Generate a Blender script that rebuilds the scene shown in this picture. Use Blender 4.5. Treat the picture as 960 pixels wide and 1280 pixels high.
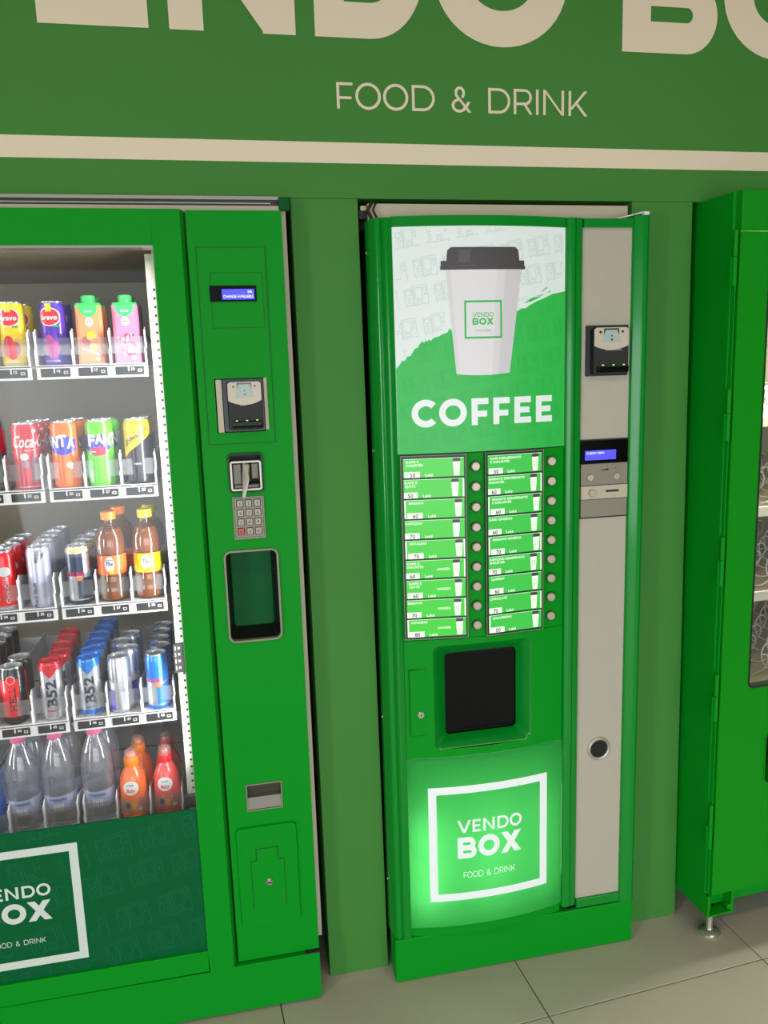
import bpy, bmesh, math, random
from math import sin, cos, pi, radians as R
from mathutils import Vector, Matrix
random.seed(7)
for o in list(bpy.data.objects): bpy.data.objects.remove(o)
SC = bpy.context.scene
COL = SC.collection

# ------------------------------------------------------------------ camera
cam = bpy.data.cameras.new('camera'); camo = bpy.data.objects.new('camera', cam); COL.objects.link(camo)
yaw, pit, rol = R(11.3253), R(10.0710), R(-1.8448)
fw = Vector((sin(yaw)*cos(pit), cos(yaw)*cos(pit), -sin(pit)))
rt = Vector((cos(yaw), -sin(yaw), 0)); up = rt.cross(fw)
r2 = cos(rol)*rt + sin(rol)*up; u2 = -sin(rol)*rt + cos(rol)*up
M = Matrix((r2, u2, -fw)).transposed().to_4x4(); M.translation = Vector((0, -1.732, 1.51))
camo.matrix_world = M
cam.sensor_fit = 'VERTICAL'; cam.sensor_height = 24; cam.lens = 24*1000.74/1280; cam.clip_start = .02
SC.camera = camo
SC.view_settings.view_transform = 'Standard'; SC.view_settings.look = 'None'
SC.view_settings.gamma = 1; SC.view_settings.use_curve_mapping = False
SC.view_settings.exposure = 0.0

# ------------------------------------------------------------------ light
W = bpy.data.worlds.new('sky'); SC.world = W; W.use_nodes = True
W.node_tree.nodes['Background'].inputs[0].default_value = (.75, .85, 1, 1)
W.node_tree.nodes['Background'].inputs[1].default_value = 1.0
def area(name, loc, rot, sx, sy, power, col=(1, 1, 1), spread=180):
    l = bpy.data.lights.new(name, 'AREA'); l.shape = 'RECTANGLE'; l.size = sx; l.size_y = sy
    l.energy = power; l.color = col; l.spread = R(spread)
    o = bpy.data.objects.new(name, l); COL.objects.link(o); o.location = loc; o.rotation_euler = rot
    return o
# daylight entering by the glazed shopfront behind the camera (door glass reaches the floor)
area('daylight', (.6, -4.4, .95), (R(70), 0, 0), 4.2, 1.7, 35, (.92, .98, 1.0), 104)
# tall narrow lamp added on the left for trim highlights and snack machine's side
area('side_fill_light', (-3.3, -3.2, 1.2), (R(76), 0, R(-52)), .45, 2.0, 23, (.95, .98, 1.0), 120)
# warm ceiling panels
area('ceiling_light', (-.9, -1.6, 2.97), (0, 0, 0), 1.2, .3, 11.5, (1, .84, .60))
area('ceiling_light', (1.5, -1.6, 2.97), (0, 0, 0), 1.2, .3, 11.5, (1, .84, .60))

# ------------------------------------------------------------------ materials
def lin(c):
    return tuple((x/255/12.92 if x/255 <= .04045 else ((x/255+.055)/1.055)**2.4) for x in c)
MATS = {}
def mat(name, rgb, rough=.5, metal=0, emit=0, spec=.5, noise=0, nscale=30, bump=0, coat=0, bscale=300):
    m = bpy.data.materials.new(name); m.use_nodes = True; nt = m.node_tree; b = nt.nodes['Principled BSDF']
    c = lin(rgb)+(1,)
    b.inputs['Base Color'].default_value = c; b.inputs['Roughness'].default_value = rough
    b.inputs['Metallic'].default_value = metal; b.inputs['Specular IOR Level'].default_value = spec
    b.inputs['Coat Weight'].default_value = coat; b.inputs['Coat Roughness'].default_value = .08
    if emit: b.inputs['Emission Color'].default_value = c; b.inputs['Emission Strength'].default_value = emit
    if noise or bump:
        tc = nt.nodes.new('ShaderNodeTexCoord')
    if noise:
        n = nt.nodes.new('ShaderNodeTexNoise'); n.inputs['Scale'].default_value = nscale; n.inputs['Detail'].default_value = 6
        mx = nt.nodes.new('ShaderNodeMix'); mx.data_type = 'RGBA'
        mx.inputs[6].default_value = tuple(x*(1-noise) for x in c[:3])+(1,); mx.inputs[7].default_value = tuple(min(1, x*(1+noise)) for x in c[:3])+(1,)
        nt.links.new(tc.outputs['Object'], n.inputs['Vector']); nt.links.new(n.outputs[0], mx.inputs[0]); nt.links.new(mx.outputs[2], b.inputs['Base Color'])
        if emit: nt.links.new(mx.outputs[2], b.inputs['Emission Color'])
    if bump:
        n2 = nt.nodes.new('ShaderNodeTexNoise'); n2.inputs['Scale'].default_value = bscale
        bp = nt.nodes.new('ShaderNodeBump'); bp.inputs['Strength'].default_value = bump; bp.inputs['Distance'].default_value = .001
        nt.links.new(tc.outputs['Object'], n2.inputs['Vector']); nt.links.new(n2.outputs[0], bp.inputs['Height']); nt.links.new(bp.outputs[0], b.inputs['Normal'])
    MATS[name] = m; return m
def clear(name, tint=(1, 1, 1), body=0.0, bodycol=(255, 255, 255), refl=1.0, rough=.03, face=.0):
    """thin clear plastic or glass: see-through, fresnel reflection, a little haze of its own"""
    m = bpy.data.materials.new(name); m.use_nodes = True; nt = m.node_tree; N = nt.nodes; L = nt.links
    for n in list(N):
        if n.type != 'OUTPUT_MATERIAL': N.remove(n)
    out = [n for n in N if n.type == 'OUTPUT_MATERIAL'][0]
    tr = N.new('ShaderNodeBsdfTransparent'); tr.inputs[0].default_value = (*tint, 1)
    df = N.new('ShaderNodeBsdfDiffuse'); df.inputs[0].default_value = lin(bodycol)+(1,)
    gl = N.new('ShaderNodeBsdfGlossy'); gl.inputs['Roughness'].default_value = rough
    lw = N.new('ShaderNodeLayerWeight'); lw.inputs[0].default_value = .35
    mt = N.new('ShaderNodeMath'); mt.operation = 'MULTIPLY_ADD'; mt.inputs[1].default_value = .6*refl; mt.inputs[2].default_value = .04*refl+face
    m1 = N.new('ShaderNodeMixShader'); m1.inputs[0].default_value = body
    m2 = N.new('ShaderNodeMixShader')
    L.new(lw.outputs['Facing'], mt.inputs[0]); L.new(mt.outputs[0], m2.inputs[0])
    L.new(tr.outputs[0], m1.inputs[1]); L.new(df.outputs[0], m1.inputs[2])
    L.new(m1.outputs[0], m2.inputs[1]); L.new(gl.outputs[0], m2.inputs[2]); L.new(m2.outputs[0], out.inputs[0])
    MATS[name] = m; return m

mat('wall_green', (66, 134, 54), .62, noise=.05, nscale=3, spec=.3)
mat('cream_vinyl', (236, 222, 198), .6)
mat('paint', (0, 148, 30), .5, bump=.05, spec=.14)
mat('paint_snack', (14, 146, 22), .5, bump=.05, spec=.14)
mat('paint_gloss', (2, 140, 42), .17, spec=.4, coat=.2)
mat('groove', (6, 60, 20), .6)
mat('beige', (196, 186, 164), .5, noise=.03, nscale=5)
mat('grey_panel', (186, 180, 164), .45, noise=.03, nscale=60, spec=.4)
mat('tile', (186, 176, 163), .42, noise=.14, nscale=4, bump=.15, bscale=80)
mat('grout', (96, 90, 78), .9)
mat('plaster', (205, 196, 178), .8)
mat('room_beige', (190, 178, 152), .8)
mat('black', (16, 17, 18), .35)
mat('black_gloss', (6, 8, 8), .15, spec=.15)
mat('dark', (30, 32, 32), .6)
mat('dark_grey', (62, 64, 66), .5)
mat('chrome', (196, 192, 182), .25, .75)
mat('steel', (196, 192, 180), .42, .55)
mat('steel_dark', (104, 100, 88), .4, .6)
mat('steel_dull', (146, 140, 124), .55, .3)
mat('silver_trim', (176, 172, 164), .35, .6)
mat('white', (232, 232, 230), .4)
mat('tray_white', (226, 226, 228), .45)
mat('inside_grey', (158, 148, 126), .55, noise=.06, nscale=8)
mat('inside_dark', (52, 54, 56), .6)
mat('strip_cream', (218, 214, 196), .5)
mat('logo_green', (0, 94, 50), .5, noise=.03, spec=.15)
mat('logo_line', (24, 120, 74), .5, spec=.15)
mat('print_white', (214, 224, 216), .5)
mat('lcd_blue', (70, 66, 235), .3, emit=.9)
mat('lcd_text', (205, 215, 255), .3, emit=1.2)
mat('led_green', (150, 235, 90), .3, emit=1.6)
mat('slot_cyan', (176, 196, 190), .4)
mat('reader_cream', (206, 196, 176), .35)
mat('btn', (190, 178, 158), .3, .35)
mat('key_face', (150, 146, 128), .4, .4)
mat('key_red', (196, 80, 76), .4)
mat('recess_green', (0, 88, 40), .5, spec=.15)
# back-lit prints of the coffee machine
mat('lit_white', (208, 217, 215), .4, emit=.37)
mat('lit_line', (188, 201, 197), .4, emit=.34)
mat('lit_green', (40, 168, 70), .4, emit=.42)
mat('lit_green_line', (38, 158, 66), .4, emit=.40)
mat('lit_text', (216, 222, 222), .4, emit=.38)
mat('lit_cup', (206, 204, 208), .4, emit=.38)
mat('lit_lid', (66, 62, 64), .35, emit=.30)
mat('lit_lid_shine', (82, 78, 80), .35, emit=.30)
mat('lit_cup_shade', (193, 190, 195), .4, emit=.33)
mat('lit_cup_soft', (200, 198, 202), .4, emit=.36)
mat('lab_green', (66, 200, 58), .3, emit=.33)
mat('lab_green2', (62, 194, 74), .3, emit=.31)
mat('lab_white', (232, 244, 226), .3, emit=.5)
mat('lab_dark', (34, 54, 40), .4)
mat('label_frame', (8, 48, 30), .4)
mat('amber_liquid', (122, 62, 20), .15, coat=.5)
mat('lens', (40, 48, 62), .1)
clear('glass', refl=.5)
clear('flap', body=.10, bodycol=(200, 205, 210), refl=.6)
clear('pet', tint=(.965, .97, .985), body=.13, bodycol=(222, 226, 238), refl=.8, rough=.09, face=.05)
clear('pet_blue', tint=(.62, .76, .95), body=.25, bodycol=(110, 150, 215), refl=.8, rough=.08)
clear('pet_tea', tint=(.96, .86, .70), body=.04, bodycol=(190, 130, 80), refl=.8, rough=.06, face=.02)
clear('dome', tint=(1, .93, .9), body=.25, bodycol=(240, 200, 190), refl=.9, rough=.08)
clear('water_label', tint=(.9, .92, 1), body=.45, bodycol=(205, 212, 240), refl=.3)
clear('black_glass', tint=(.25, .25, .25), body=.3, bodycol=(5, 8, 8), refl=.2, rough=.04)
def backlit(name, rgb, rgb2):
    """translucent acrylic sheet with a lamp behind it"""
    m = bpy.data.materials.new(name); m.use_nodes = True; nt = m.node_tree; N = nt.nodes; L = nt.links
    b = N['Principled BSDF']; out = [n for n in N if n.type == 'OUTPUT_MATERIAL'][0]
    b.inputs['Base Color'].default_value = lin(rgb)+(1,); b.inputs['Roughness'].default_value = .35; b.inputs['Specular IOR Level'].default_value = .2
    t = N.new('ShaderNodeBsdfTranslucent'); t.inputs[0].default_value = lin(rgb2)+(1,)
    mx = N.new('ShaderNodeMixShader'); mx.inputs[0].default_value = .6
    L.new(b.outputs[0], mx.inputs[1]); L.new(t.outputs[0], mx.inputs[2]); L.new(mx.outputs[0], out.inputs[0]); MATS[name] = m
backlit('lit_low', (44, 172, 78), (104, 218, 122))
def C(name, rgb, rough=.32, metal=.0, coat=.4): return mat(name, rgb, rough, metal, coat=coat)
C('alu', (205, 208, 214), .25, .85, 0); C('alu_dark', (120, 122, 128), .3, .9, 0)
C('c_yellow', (238, 200, 20)); C('c_red', (214, 24, 40)); C('c_white', (238, 236, 234)); C('c_purple', (82, 42, 170)); C('c_pinkprint', (186, 70, 150))
C('c_green', (46, 160, 60)); C('c_coke', (196, 18, 44)); C('c_orange', (246, 112, 10)); C('c_blue', (30, 40, 190)); C('c_lime', (96, 214, 36))
C('c_sch', (244, 190, 10)); C('c_black', (22, 24, 30)); C('c_navy', (30, 46, 72)); C('c_gold', (200, 190, 120)); C('c_rbred', (214, 20, 70))
C('c_silverw', (188, 190, 212), .3, .35); C('c_rbblue', (58, 46, 190), .3, .3); C('c_sky', (34, 120, 214), .25, .4); C('c_hellred', (226, 22, 36))
C('c_fade', (160, 120, 140)); C('c_peach', (232, 142, 92)); C('c_pink', (226, 116, 150)); C('c_mint', (60, 190, 96)); C('c_berry', (176, 30, 60))
C('c_capred', (196, 44, 52)); C('c_cola', (34, 18, 14)); C('c_tealab', (250, 116, 50)); C('c_yellab', (226, 208, 10)); C('c_capyel', (232, 226, 20)); C('c_caporg', (252, 134, 20))
C('c_cappink', (240, 110, 158)); C('c_ojuice', (252, 116, 54)); C('c_pjuice', (248, 84, 84)); C('c_bluetxt', (60, 84, 160)); C('c_greylab', (200, 204, 206)); C('c_bzred', (206, 26, 46), .25, .4)

# ------------------------------------------------------------------ mesh building
class MB:
    def __init__(s): s.v = []; s.f = []; s.m = []
    def add(s, vs, fs, mi=0):
        b = len(s.v); s.v += [tuple(v) for v in vs]; s.f += [tuple(i+b for i in f) for f in fs]; s.m += [mi]*len(fs); return s
    def box(s, x0, x1, y0, y1, z0, z1, mi=0):
        vs = [(x, y, z) for z in (z0, z1) for y in (y0, y1) for x in (x0, x1)]
        return s.add(vs, [(0, 2, 3, 1), (4, 5, 7, 6), (0, 1, 5, 4), (2, 6, 7, 3), (0, 4, 6, 2), (1, 3, 7, 5)], mi)
    def plan(s, pts, z0, z1, mi=0):   # closed outline in plan, counter-clockwise, extruded upward
        n = len(pts); vs = [(x, y, z0) for x, y in pts]+[(x, y, z1) for x, y in pts]
        fs = [(i, (i+1) % n, n+(i+1) % n, n+i) for i in range(n)]+[tuple(range(n-1, -1, -1)), tuple(range(n, 2*n))]
        return s.add(vs, fs, mi)
    def lathe(s, prof, n=28, mi=0, mats=None, c=(0, 0, 0)):   # prof: list of (r, z)
        vs = []; fs = []; ms = []
        for r, z in prof:
            for i in range(n): a = 2*pi*i/n; vs.append((c[0]+r*cos(a), c[1]+r*sin(a), c[2]+z))
        b = len(s.v); s.v += vs
        for k in range(len(prof)-1):
            for i in range(n):
                j = (i+1) % n; s.f.append((b+k*n+i, b+k*n+j, b+(k+1)*n+j, b+(k+1)*n+i)); s.m.append(mats[k] if mats else mi)
        s.f.append(tuple(b+i for i in range(n-1, -1, -1))); s.m.append(mats[0] if mats else mi)
        s.f.append(tuple(b+(len(prof)-1)*n+i for i in range(n))); s.m.append(mats[-1] if mats else mi)
        return s
    def tube(s, pts, r, n=6, mi=0, closed=False):
        P = [Vector(p) for p in pts]; m = len(P); vs = []; pn = None
        for i, p in enumerate(P):
            a = P[i-1] if (i or closed) else p; c = P[(i+1) % m] if (i < m-1 or closed) else p
            t = (c-a).normalized()
            if pn is None: pn = t.orthogonal().normalized()
            pn = (pn-t*pn.dot(t)).normalized(); bn = t.cross(pn)
            for k in range(n): q = 2*pi*k/n; vs.append(p+(pn*cos(q)+bn*sin(q))*r)
        fs = []
        for i in range(m if closed else m-1):
            j = (i+1) % m
            for k in range(n): l = (k+1) % n; fs.append((i*n+k, i*n+l, j*n+l, j*n+k))
        if not closed: fs += [tuple(range(n-1, -1, -1)), tuple((m-1)*n+k for k in range(n))]
        return s.add(vs, fs, mi)
    def disc(s, x, y, z, r, th, n=20, mi=0, r2=None):   # faces -y, front at y, goes back by th
        r2 = r if r2 is None else r2
        vs = [(x+r2*cos(2*pi*i/n), y, z+r2*sin(2*pi*i/n)) for i in range(n)]+[(x+r*cos(2*pi*i/n), y+th, z+r*sin(2*pi*i/n)) for i in range(n)]
        fs = [tuple(range(n)), tuple(range(2*n-1, n-1, -1))]+[(i, n+i, n+(i+1) % n, (i+1) % n) for i in range(n)]
        return s.add(vs, fs, mi)
    def build(s, name, mats, parent=None, bevel=0, smooth=False, kind=None, label=None, flip=False):
        me = bpy.data.meshes.new(name); me.from_pydata(s.v, [], s.f)
        mats = [mats] if isinstance(mats, str) else mats
        for m in mats: me.materials.append(MATS[m])
        me.polygons.foreach_set('material_index', s.m)
        bm = bmesh.new(); bm.from_mesh(me)
        if bevel or smooth: bmesh.ops.remove_doubles(bm, verts=bm.verts, dist=1e-6)
        if bevel or smooth: bmesh.ops.recalc_face_normals(bm, faces=bm.faces)
        bm.to_mesh(me); bm.free()
        if smooth: me.polygons.foreach_set('use_smooth', [True]*len(me.polygons)); me.set_sharp_from_angle(angle=R(38))
        o = bpy.data.objects.new(name, me); COL.objects.link(o)
        if bevel:
            b = o.modifiers.new('bevel', 'BEVEL'); b.width = bevel; b.segments = 2; b.limit_method = 'ANGLE'; b.angle_limit = R(40)
        if parent is not None:
            o.parent = parent; o.location = -OFF.get(parent, Vector())
            OFF[o] = Vector()
        if kind: o['kind'] = kind
        if label: o['label'] = label
        return o
OFF = {}    # a root whose parts are written in room coordinates -> its position
def root(name, loc, label, cat, group=None, world=True):
    o = bpy.data.objects.new(name, None); COL.objects.link(o); o.location = loc; o.empty_display_size = .05
    o['label'] = label; o['category'] = cat
    if group: o['group'] = group
    OFF[o] = Vector(loc) if world else Vector()
    return o
def struct(name, mb, mats, **k): return mb.build(name, mats, kind='structure', **k)

# surfaces that prints lie on: (s, z, lift) -> point
def flat(y0): return lambda s, z, e: (s, y0-e, z)
def bulge_y(x): t = (x-.579)/.196; return -.022*max(0., 1-t*t)
def bulged(s, z, e): return (s, bulge_y(s)-e, z)
def wrap(r, a0=0): return lambda s, z, e: ((r+e)*sin(s/r+a0), -(r+e)*cos(s/r+a0), z)

def rect(mb, Mp, s0, s1, z0, z1, e=.0006, mi=0, n=1):
    vs = []; 
    for i in range(n+1):
        s = s0+(s1-s0)*i/n; vs += [Mp(s, z0, e), Mp(s, z1, e)]
    return mb.add(vs, [(2*i, 2*i+2, 2*i+3, 2*i+1) for i in range(n)], mi)
def strip(mb, Mp, ss, lo, hi, e=.0006, mi=0):
    vs = []
    for s in ss: vs += [Mp(s, lo(s), e), Mp(s, hi(s), e)]
    return mb.add(vs, [(2*i, 2*i+2, 2*i+3, 2*i+1) for i in range(len(ss)-1)], mi)
def rng(a, b, n): return [a+(b-a)*i/n for i in range(n+1)]
def oval(mb, Mp, cx, cz, rx, rz, e=.0006, mi=0, n=16):
    f = lambda s: rz*math.sqrt(max(0, 1-((s-cx)/rx)**2))
    ss = [cx-rx*cos(pi*i/n) for i in range(n+1)]
    return strip(mb, Mp, ss, lambda s: cz-f(s), lambda s: cz+f(s), e, mi)
def frame2d(mb, Mp, s0, s1, z0, z1, w, e=.0006, mi=0, n=1):
    rect(mb, Mp, s0, s1, z1-w, z1, e, mi, n); rect(mb, Mp, s0, s1, z0, z0+w, e, mi, n)
    rect(mb, Mp, s0, s0+w, z0+w, z1-w, e, mi); rect(mb, Mp, s1-w, s1, z0+w, z1-w, e, mi)
def poly2(mb, Mp, pts, e=.0006, mi=0): mb.add([Mp(a, b, e) for a, b in pts], [tuple(range(len(pts)))], mi)

# ---- geometric sans capitals, drawn as strokes (unit cap height)
def g_rect(x0, y0, x1, y1): return [[(x0, y0), (x1, y0), (x1, y1), (x0, y1)]]
def g_diag(xa, ya, xb, yb, h): return [[(xa-h/2, ya), (xa+h/2, ya), (xb+h/2, yb), (xb-h/2, yb)]]
def g_arc(cx, cy, rx, ry, w, a0, a1, n=22):
    out = []
    for i in range(n):
        a = R(a0+(a1-a0)*i/n); b = R(a0+(a1-a0)*(i+1)/n)
        out.append(((cx+rx*cos(a), cy+ry*sin(a)), (cx+rx*cos(b), cy+ry*sin(b)), (cx+(rx-w)*cos(b), cy+(ry-w)*sin(b)), (cx+(rx-w)*cos(a), cy+(ry-w)*sin(a))))   # tuples: pieces of one arc
    return out
def g_bowl(x0, xr, y0, y1, w):
    ry = (y1-y0)/2; cx = xr-ry*1.0
    return g_rect(x0, y1-w, cx, y1)+g_rect(x0, y0, cx, y0+w)+g_arc(cx, (y0+y1)/2, xr-cx, ry, w, -90, 90)
def glyph(ch, w):
    h = w*1.12
    if ch == 'V': W_ = 1.08+w*.3; return W_, g_diag(h/2, 1, W_/2, 0, h)+g_diag(W_-h/2, 1, W_/2, 0, h)
    if ch == 'E': return .66+w*.25, g_rect(0, 0, w, 1)+g_rect(w, 0, .66+w*.25, w*.94)+g_rect(w, 1-w*.94, .65+w*.25, 1)+g_rect(w, .5-w*.45, .59+w*.25, .5+w*.45)
    if ch == 'F': return .62+w*.25, g_rect(0, 0, w, 1)+g_rect(w, 1-w*.94, .62+w*.25, 1)+g_rect(w, .42-w*.45, .56+w*.25, .42+w*.45)
    if ch == 'N': W_ = .84+w*.7; return W_, g_rect(0, 0, w, 1)+g_rect(W_-w, 0, W_, 1)+[[(0, 1), (w*.95, 1), (W_, 0), (W_-w*.95, 0)]]
    if ch == 'D': W_ = .90+w*.4; return W_, g_rect(0, 0, w, 1)+g_bowl(w, W_, 0, 1, w*.96)
    if ch == 'O': W_ = .98+w*.4; return W_, g_arc(W_/2, .5, W_/2, .515, w, 0, 360, 44)
    if ch == 'C': W_ = .84+w*.35; return W_, g_arc(.49+w*.2, .5, .49+w*.2, .515, w, 44, 316, 34)
    if ch == 'B': W_ = .80+w*.5; return W_, g_rect(0, 0, w, 1)+g_bowl(w, W_-.05, .5-w*.42, 1, w*.9)+g_bowl(w, W_, 0, .5+w*.42, w*.9)
    if ch == 'X': W_ = .92+w*.6; return W_, g_diag(h*.58, 0, W_-h*.62, 1, h*1.15)+g_diag(h*.62, 1, W_-h*.58, 0, h*1.15)
    if ch == 'R': W_ = .76+w*.5; return W_, g_rect(0, 0, w, 1)+g_bowl(w, W_-.03, .36, 1, w*.93)+g_diag(W_*.52, .36+w, W_-h*.5, 0, h)
    if ch == 'I': return w, g_rect(0, 0, w, 1)
    if ch == 'K': W_ = .78+w*.5; return W_, g_rect(0, 0, w, 1)+g_diag(w*.9, .26, W_-h*.6, 1, h*1.1)+g_diag(.34, .52, W_-h*.5, 0, h*1.1)
    if ch == '&':
        W_ = .82
        return W_, g_arc(.36, .76, .22, .255, w, -60, 235, 18)+g_arc(.33, .27, .32, .28, w, 95, 350, 20)+g_diag(.22, .66, .78, 0, h)+g_diag(.60, .17, .74, .42, h)
    return .34, []
BEAR = dict(O=(.45, .45), C=(.45, .5), D=(1, .45), B=(1, .6), V=(.1, .1), X=(.2, .2), K=(1, .25), E=(1, .65), F=(1, .5), R=(1, .5))
def word_width(t, w, gap): return sum(glyph(c, w)[0]+gap*sum(BEAR.get(c, (1, 1)))*.5 for c in t)-gap*.5*(BEAR.get(t[0], (1, 1))[0]+BEAR.get(t[-1], (1, 1))[1])
def word(mb, Mp, t, x, z, cap, w, gap, mi=0, e=.0008, width=None):
    """x,z = lower left corner; width = forced total width"""
    k = 1 if width is None else width/(word_width(t, w, gap)*cap)
    cx = x-gap*.5*BEAR.get(t[0], (1, 1))[0]*cap*k
    for ch in t:
        W_, ps = glyph(ch, w); cx += gap*.5*BEAR.get(ch, (1, 1))[0]*cap*k
        q_ = 0; last = None
        for p in ps:
            if not (isinstance(p, tuple) and isinstance(last, tuple) and math.dist(last[1], p[0]) < 1e-6): q_ += 1
            last = p
            a = sum(p[i][0]*p[(i+1) % 4][1]-p[(i+1) % 4][0]*p[i][1] for i in range(4))
            if a < 0: p = p[::-1]
            mb.add([Mp(cx+q[0]*cap*k, z+q[1]*cap, e+q_*.00003) for q in p], [(0, 1, 2, 3)], mi)
        cx += (W_+gap*.5*BEAR.get(ch, (1, 1))[1])*cap*k
    return mb
# ---- small lettering: Blender's built-in font turned into a mesh
_TC = {}
def textmesh(t, shear=0, bold=0):
    k = (t, shear, bold)
    if k not in _TC:
        cu = bpy.data.curves.new('lettering', 'FONT'); cu.body = t; cu.size = 1; cu.shear = shear; cu.offset = bold; cu.resolution_u = 2
        o = bpy.data.objects.new('lettering', cu); COL.objects.link(o)
        dg = bpy.context.evaluated_depsgraph_get(); me = o.evaluated_get(dg).to_mesh()
        vs = [tuple(v.co) for v in me.vertices]; fs = [tuple(p.vertices) for p in me.polygons]
        o.evaluated_get(dg).to_mesh_clear(); bpy.data.objects.remove(o); bpy.data.curves.remove(cu)
        x0 = min(v[0] for v in vs); x1 = max(v[0] for v in vs)
        _TC[k] = ([(v[0]-x0, v[1]) for v in vs], fs, x1-x0)
    return _TC[k]
def text(mb, Mp, t, x, z, cap, width=None, shear=0, bold=.015, mi=0, e=.0008, rot=False, align='l'):
    vs, fs, w = textmesh(t, shear, bold); k = cap/.72; kx = k if width is None else width/w
    if align == 'c': off = -w*kx/2
    elif align == 'r': off = -w*kx
    else: off = 0
    if rot: pts = [Mp(x-b*k, z+off+a*kx, e) for a, b in vs]      # reads upward
    else: pts = [Mp(x+off+a*kx, z+b*k, e) for a, b in vs]
    mb.add(pts, fs, mi)
# ---- plate with rounded rectangular holes
def plate(mb, Mp, x0, x1, z0, z1, holes, mi=0, revmi=None, nx=1, k=5):
    """holes: (hx0,hx1,hz0,hz1,radius,depth,backmi or None)"""
    xs = sorted(set(rng(x0, x1, nx)+[h[0] for h in holes]+[h[1] for h in holes]))
    zs = sorted(set([z0, z1]+[h[2] for h in holes]+[h[3] for h in holes]))
    for i in range(len(xs)-1):
        for j in range(len(zs)-1):
            cx = (xs[i]+xs[i+1])/2; cz = (zs[j]+zs[j+1])/2
            if any(h[0] < cx < h[1] and h[2] < cz < h[3] for h in holes): continue
            mb.add([Mp(xs[i], zs[j], 0), Mp(xs[i+1], zs[j], 0), Mp(xs[i+1], zs[j+1], 0), Mp(xs[i], zs[j+1], 0)], [(0, 1, 2, 3)], mi)
    for hx0, hx1, hz0, hz1, r, dep, bm_ in holes:
        out = rrect(hx0, hx1, hz0, hz1, r, k); n = len(out)
        if r > 0:
            cor = [(hx1, hz1), (hx0, hz1), (hx0, hz0), (hx1, hz0)]
            for q in range(4):
                a = out[q*(k+1):(q+1)*(k+1)]
                for i in range(k): mb.add([Mp(*cor[q], 0), Mp(*a[i+1], 0), Mp(*a[i], 0)], [(0, 1, 2)], mi)
        if dep:
            vs = [Mp(a, b, 0) for a, b in out]; v2 = [(p[0], p[1]+dep, p[2]) for p in vs]
            mb.add(vs+v2, [(i, (i+1) % n, n+(i+1) % n, n+i) for i in range(n)], revmi if revmi is not None else mi)
            if bm_ is not None: mb.add(v2, [tuple(range(n))], bm_)
def rrect(x0, x1, z0, z1, r, k=5):
    out = []
    for cx, cz, a0 in ((x1-r, z1-r, 0), (x0+r, z1-r, 90), (x0+r, z0+r, 180), (x1-r, z0+r, 270)):
        for i in range(k+1): a = R(a0+90*i/k); out.append((cx+r*cos(a), cz+r*sin(a)))
    return out
def rprism(mb, x0, x1, z0, z1, r, y0, y1, mi=0, taper=0, k=5):   # rounded block, front y0
    a = rrect(x0+taper, x1-taper, z0+taper, z1-taper, max(r-taper, .0005), k); b = rrect(x0, x1, z0, z1, r, k); n = len(a)
    vs = [(p, y0, q) for p, q in a]+[(p, y1, q) for p, q in b]
    mb.add(vs, [tuple(range(n)), tuple(range(2*n-1, n-1, -1))]+[(i, n+i, n+(i+1) % n, (i+1) % n) for i in range(n)], mi)
def rring(mb, x0, x1, z0, z1, r, w, y0, y1, mi=0, k=5):   # rounded ring, outer edge given
    a = rrect(x0, x1, z0, z1, r, k); b = rrect(x0+w, x1-w, z0+w, z1-w, max(r-w, .0005), k); n = len(a)
    vs = [(p, y0, q) for p, q in a]+[(p, y0, q) for p, q in b]+[(p, y1, q) for p, q in a]+[(p, y1, q) for p, q in b]
    fs = []
    for i in range(n):
        j = (i+1) % n; fs += [(i, j, n+j, n+i), (2*n+i, 2*n+j, j, i), (n+i, n+j, 3*n+j, 3*n+i)]
    mb.add(vs, fs, mi)
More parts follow.
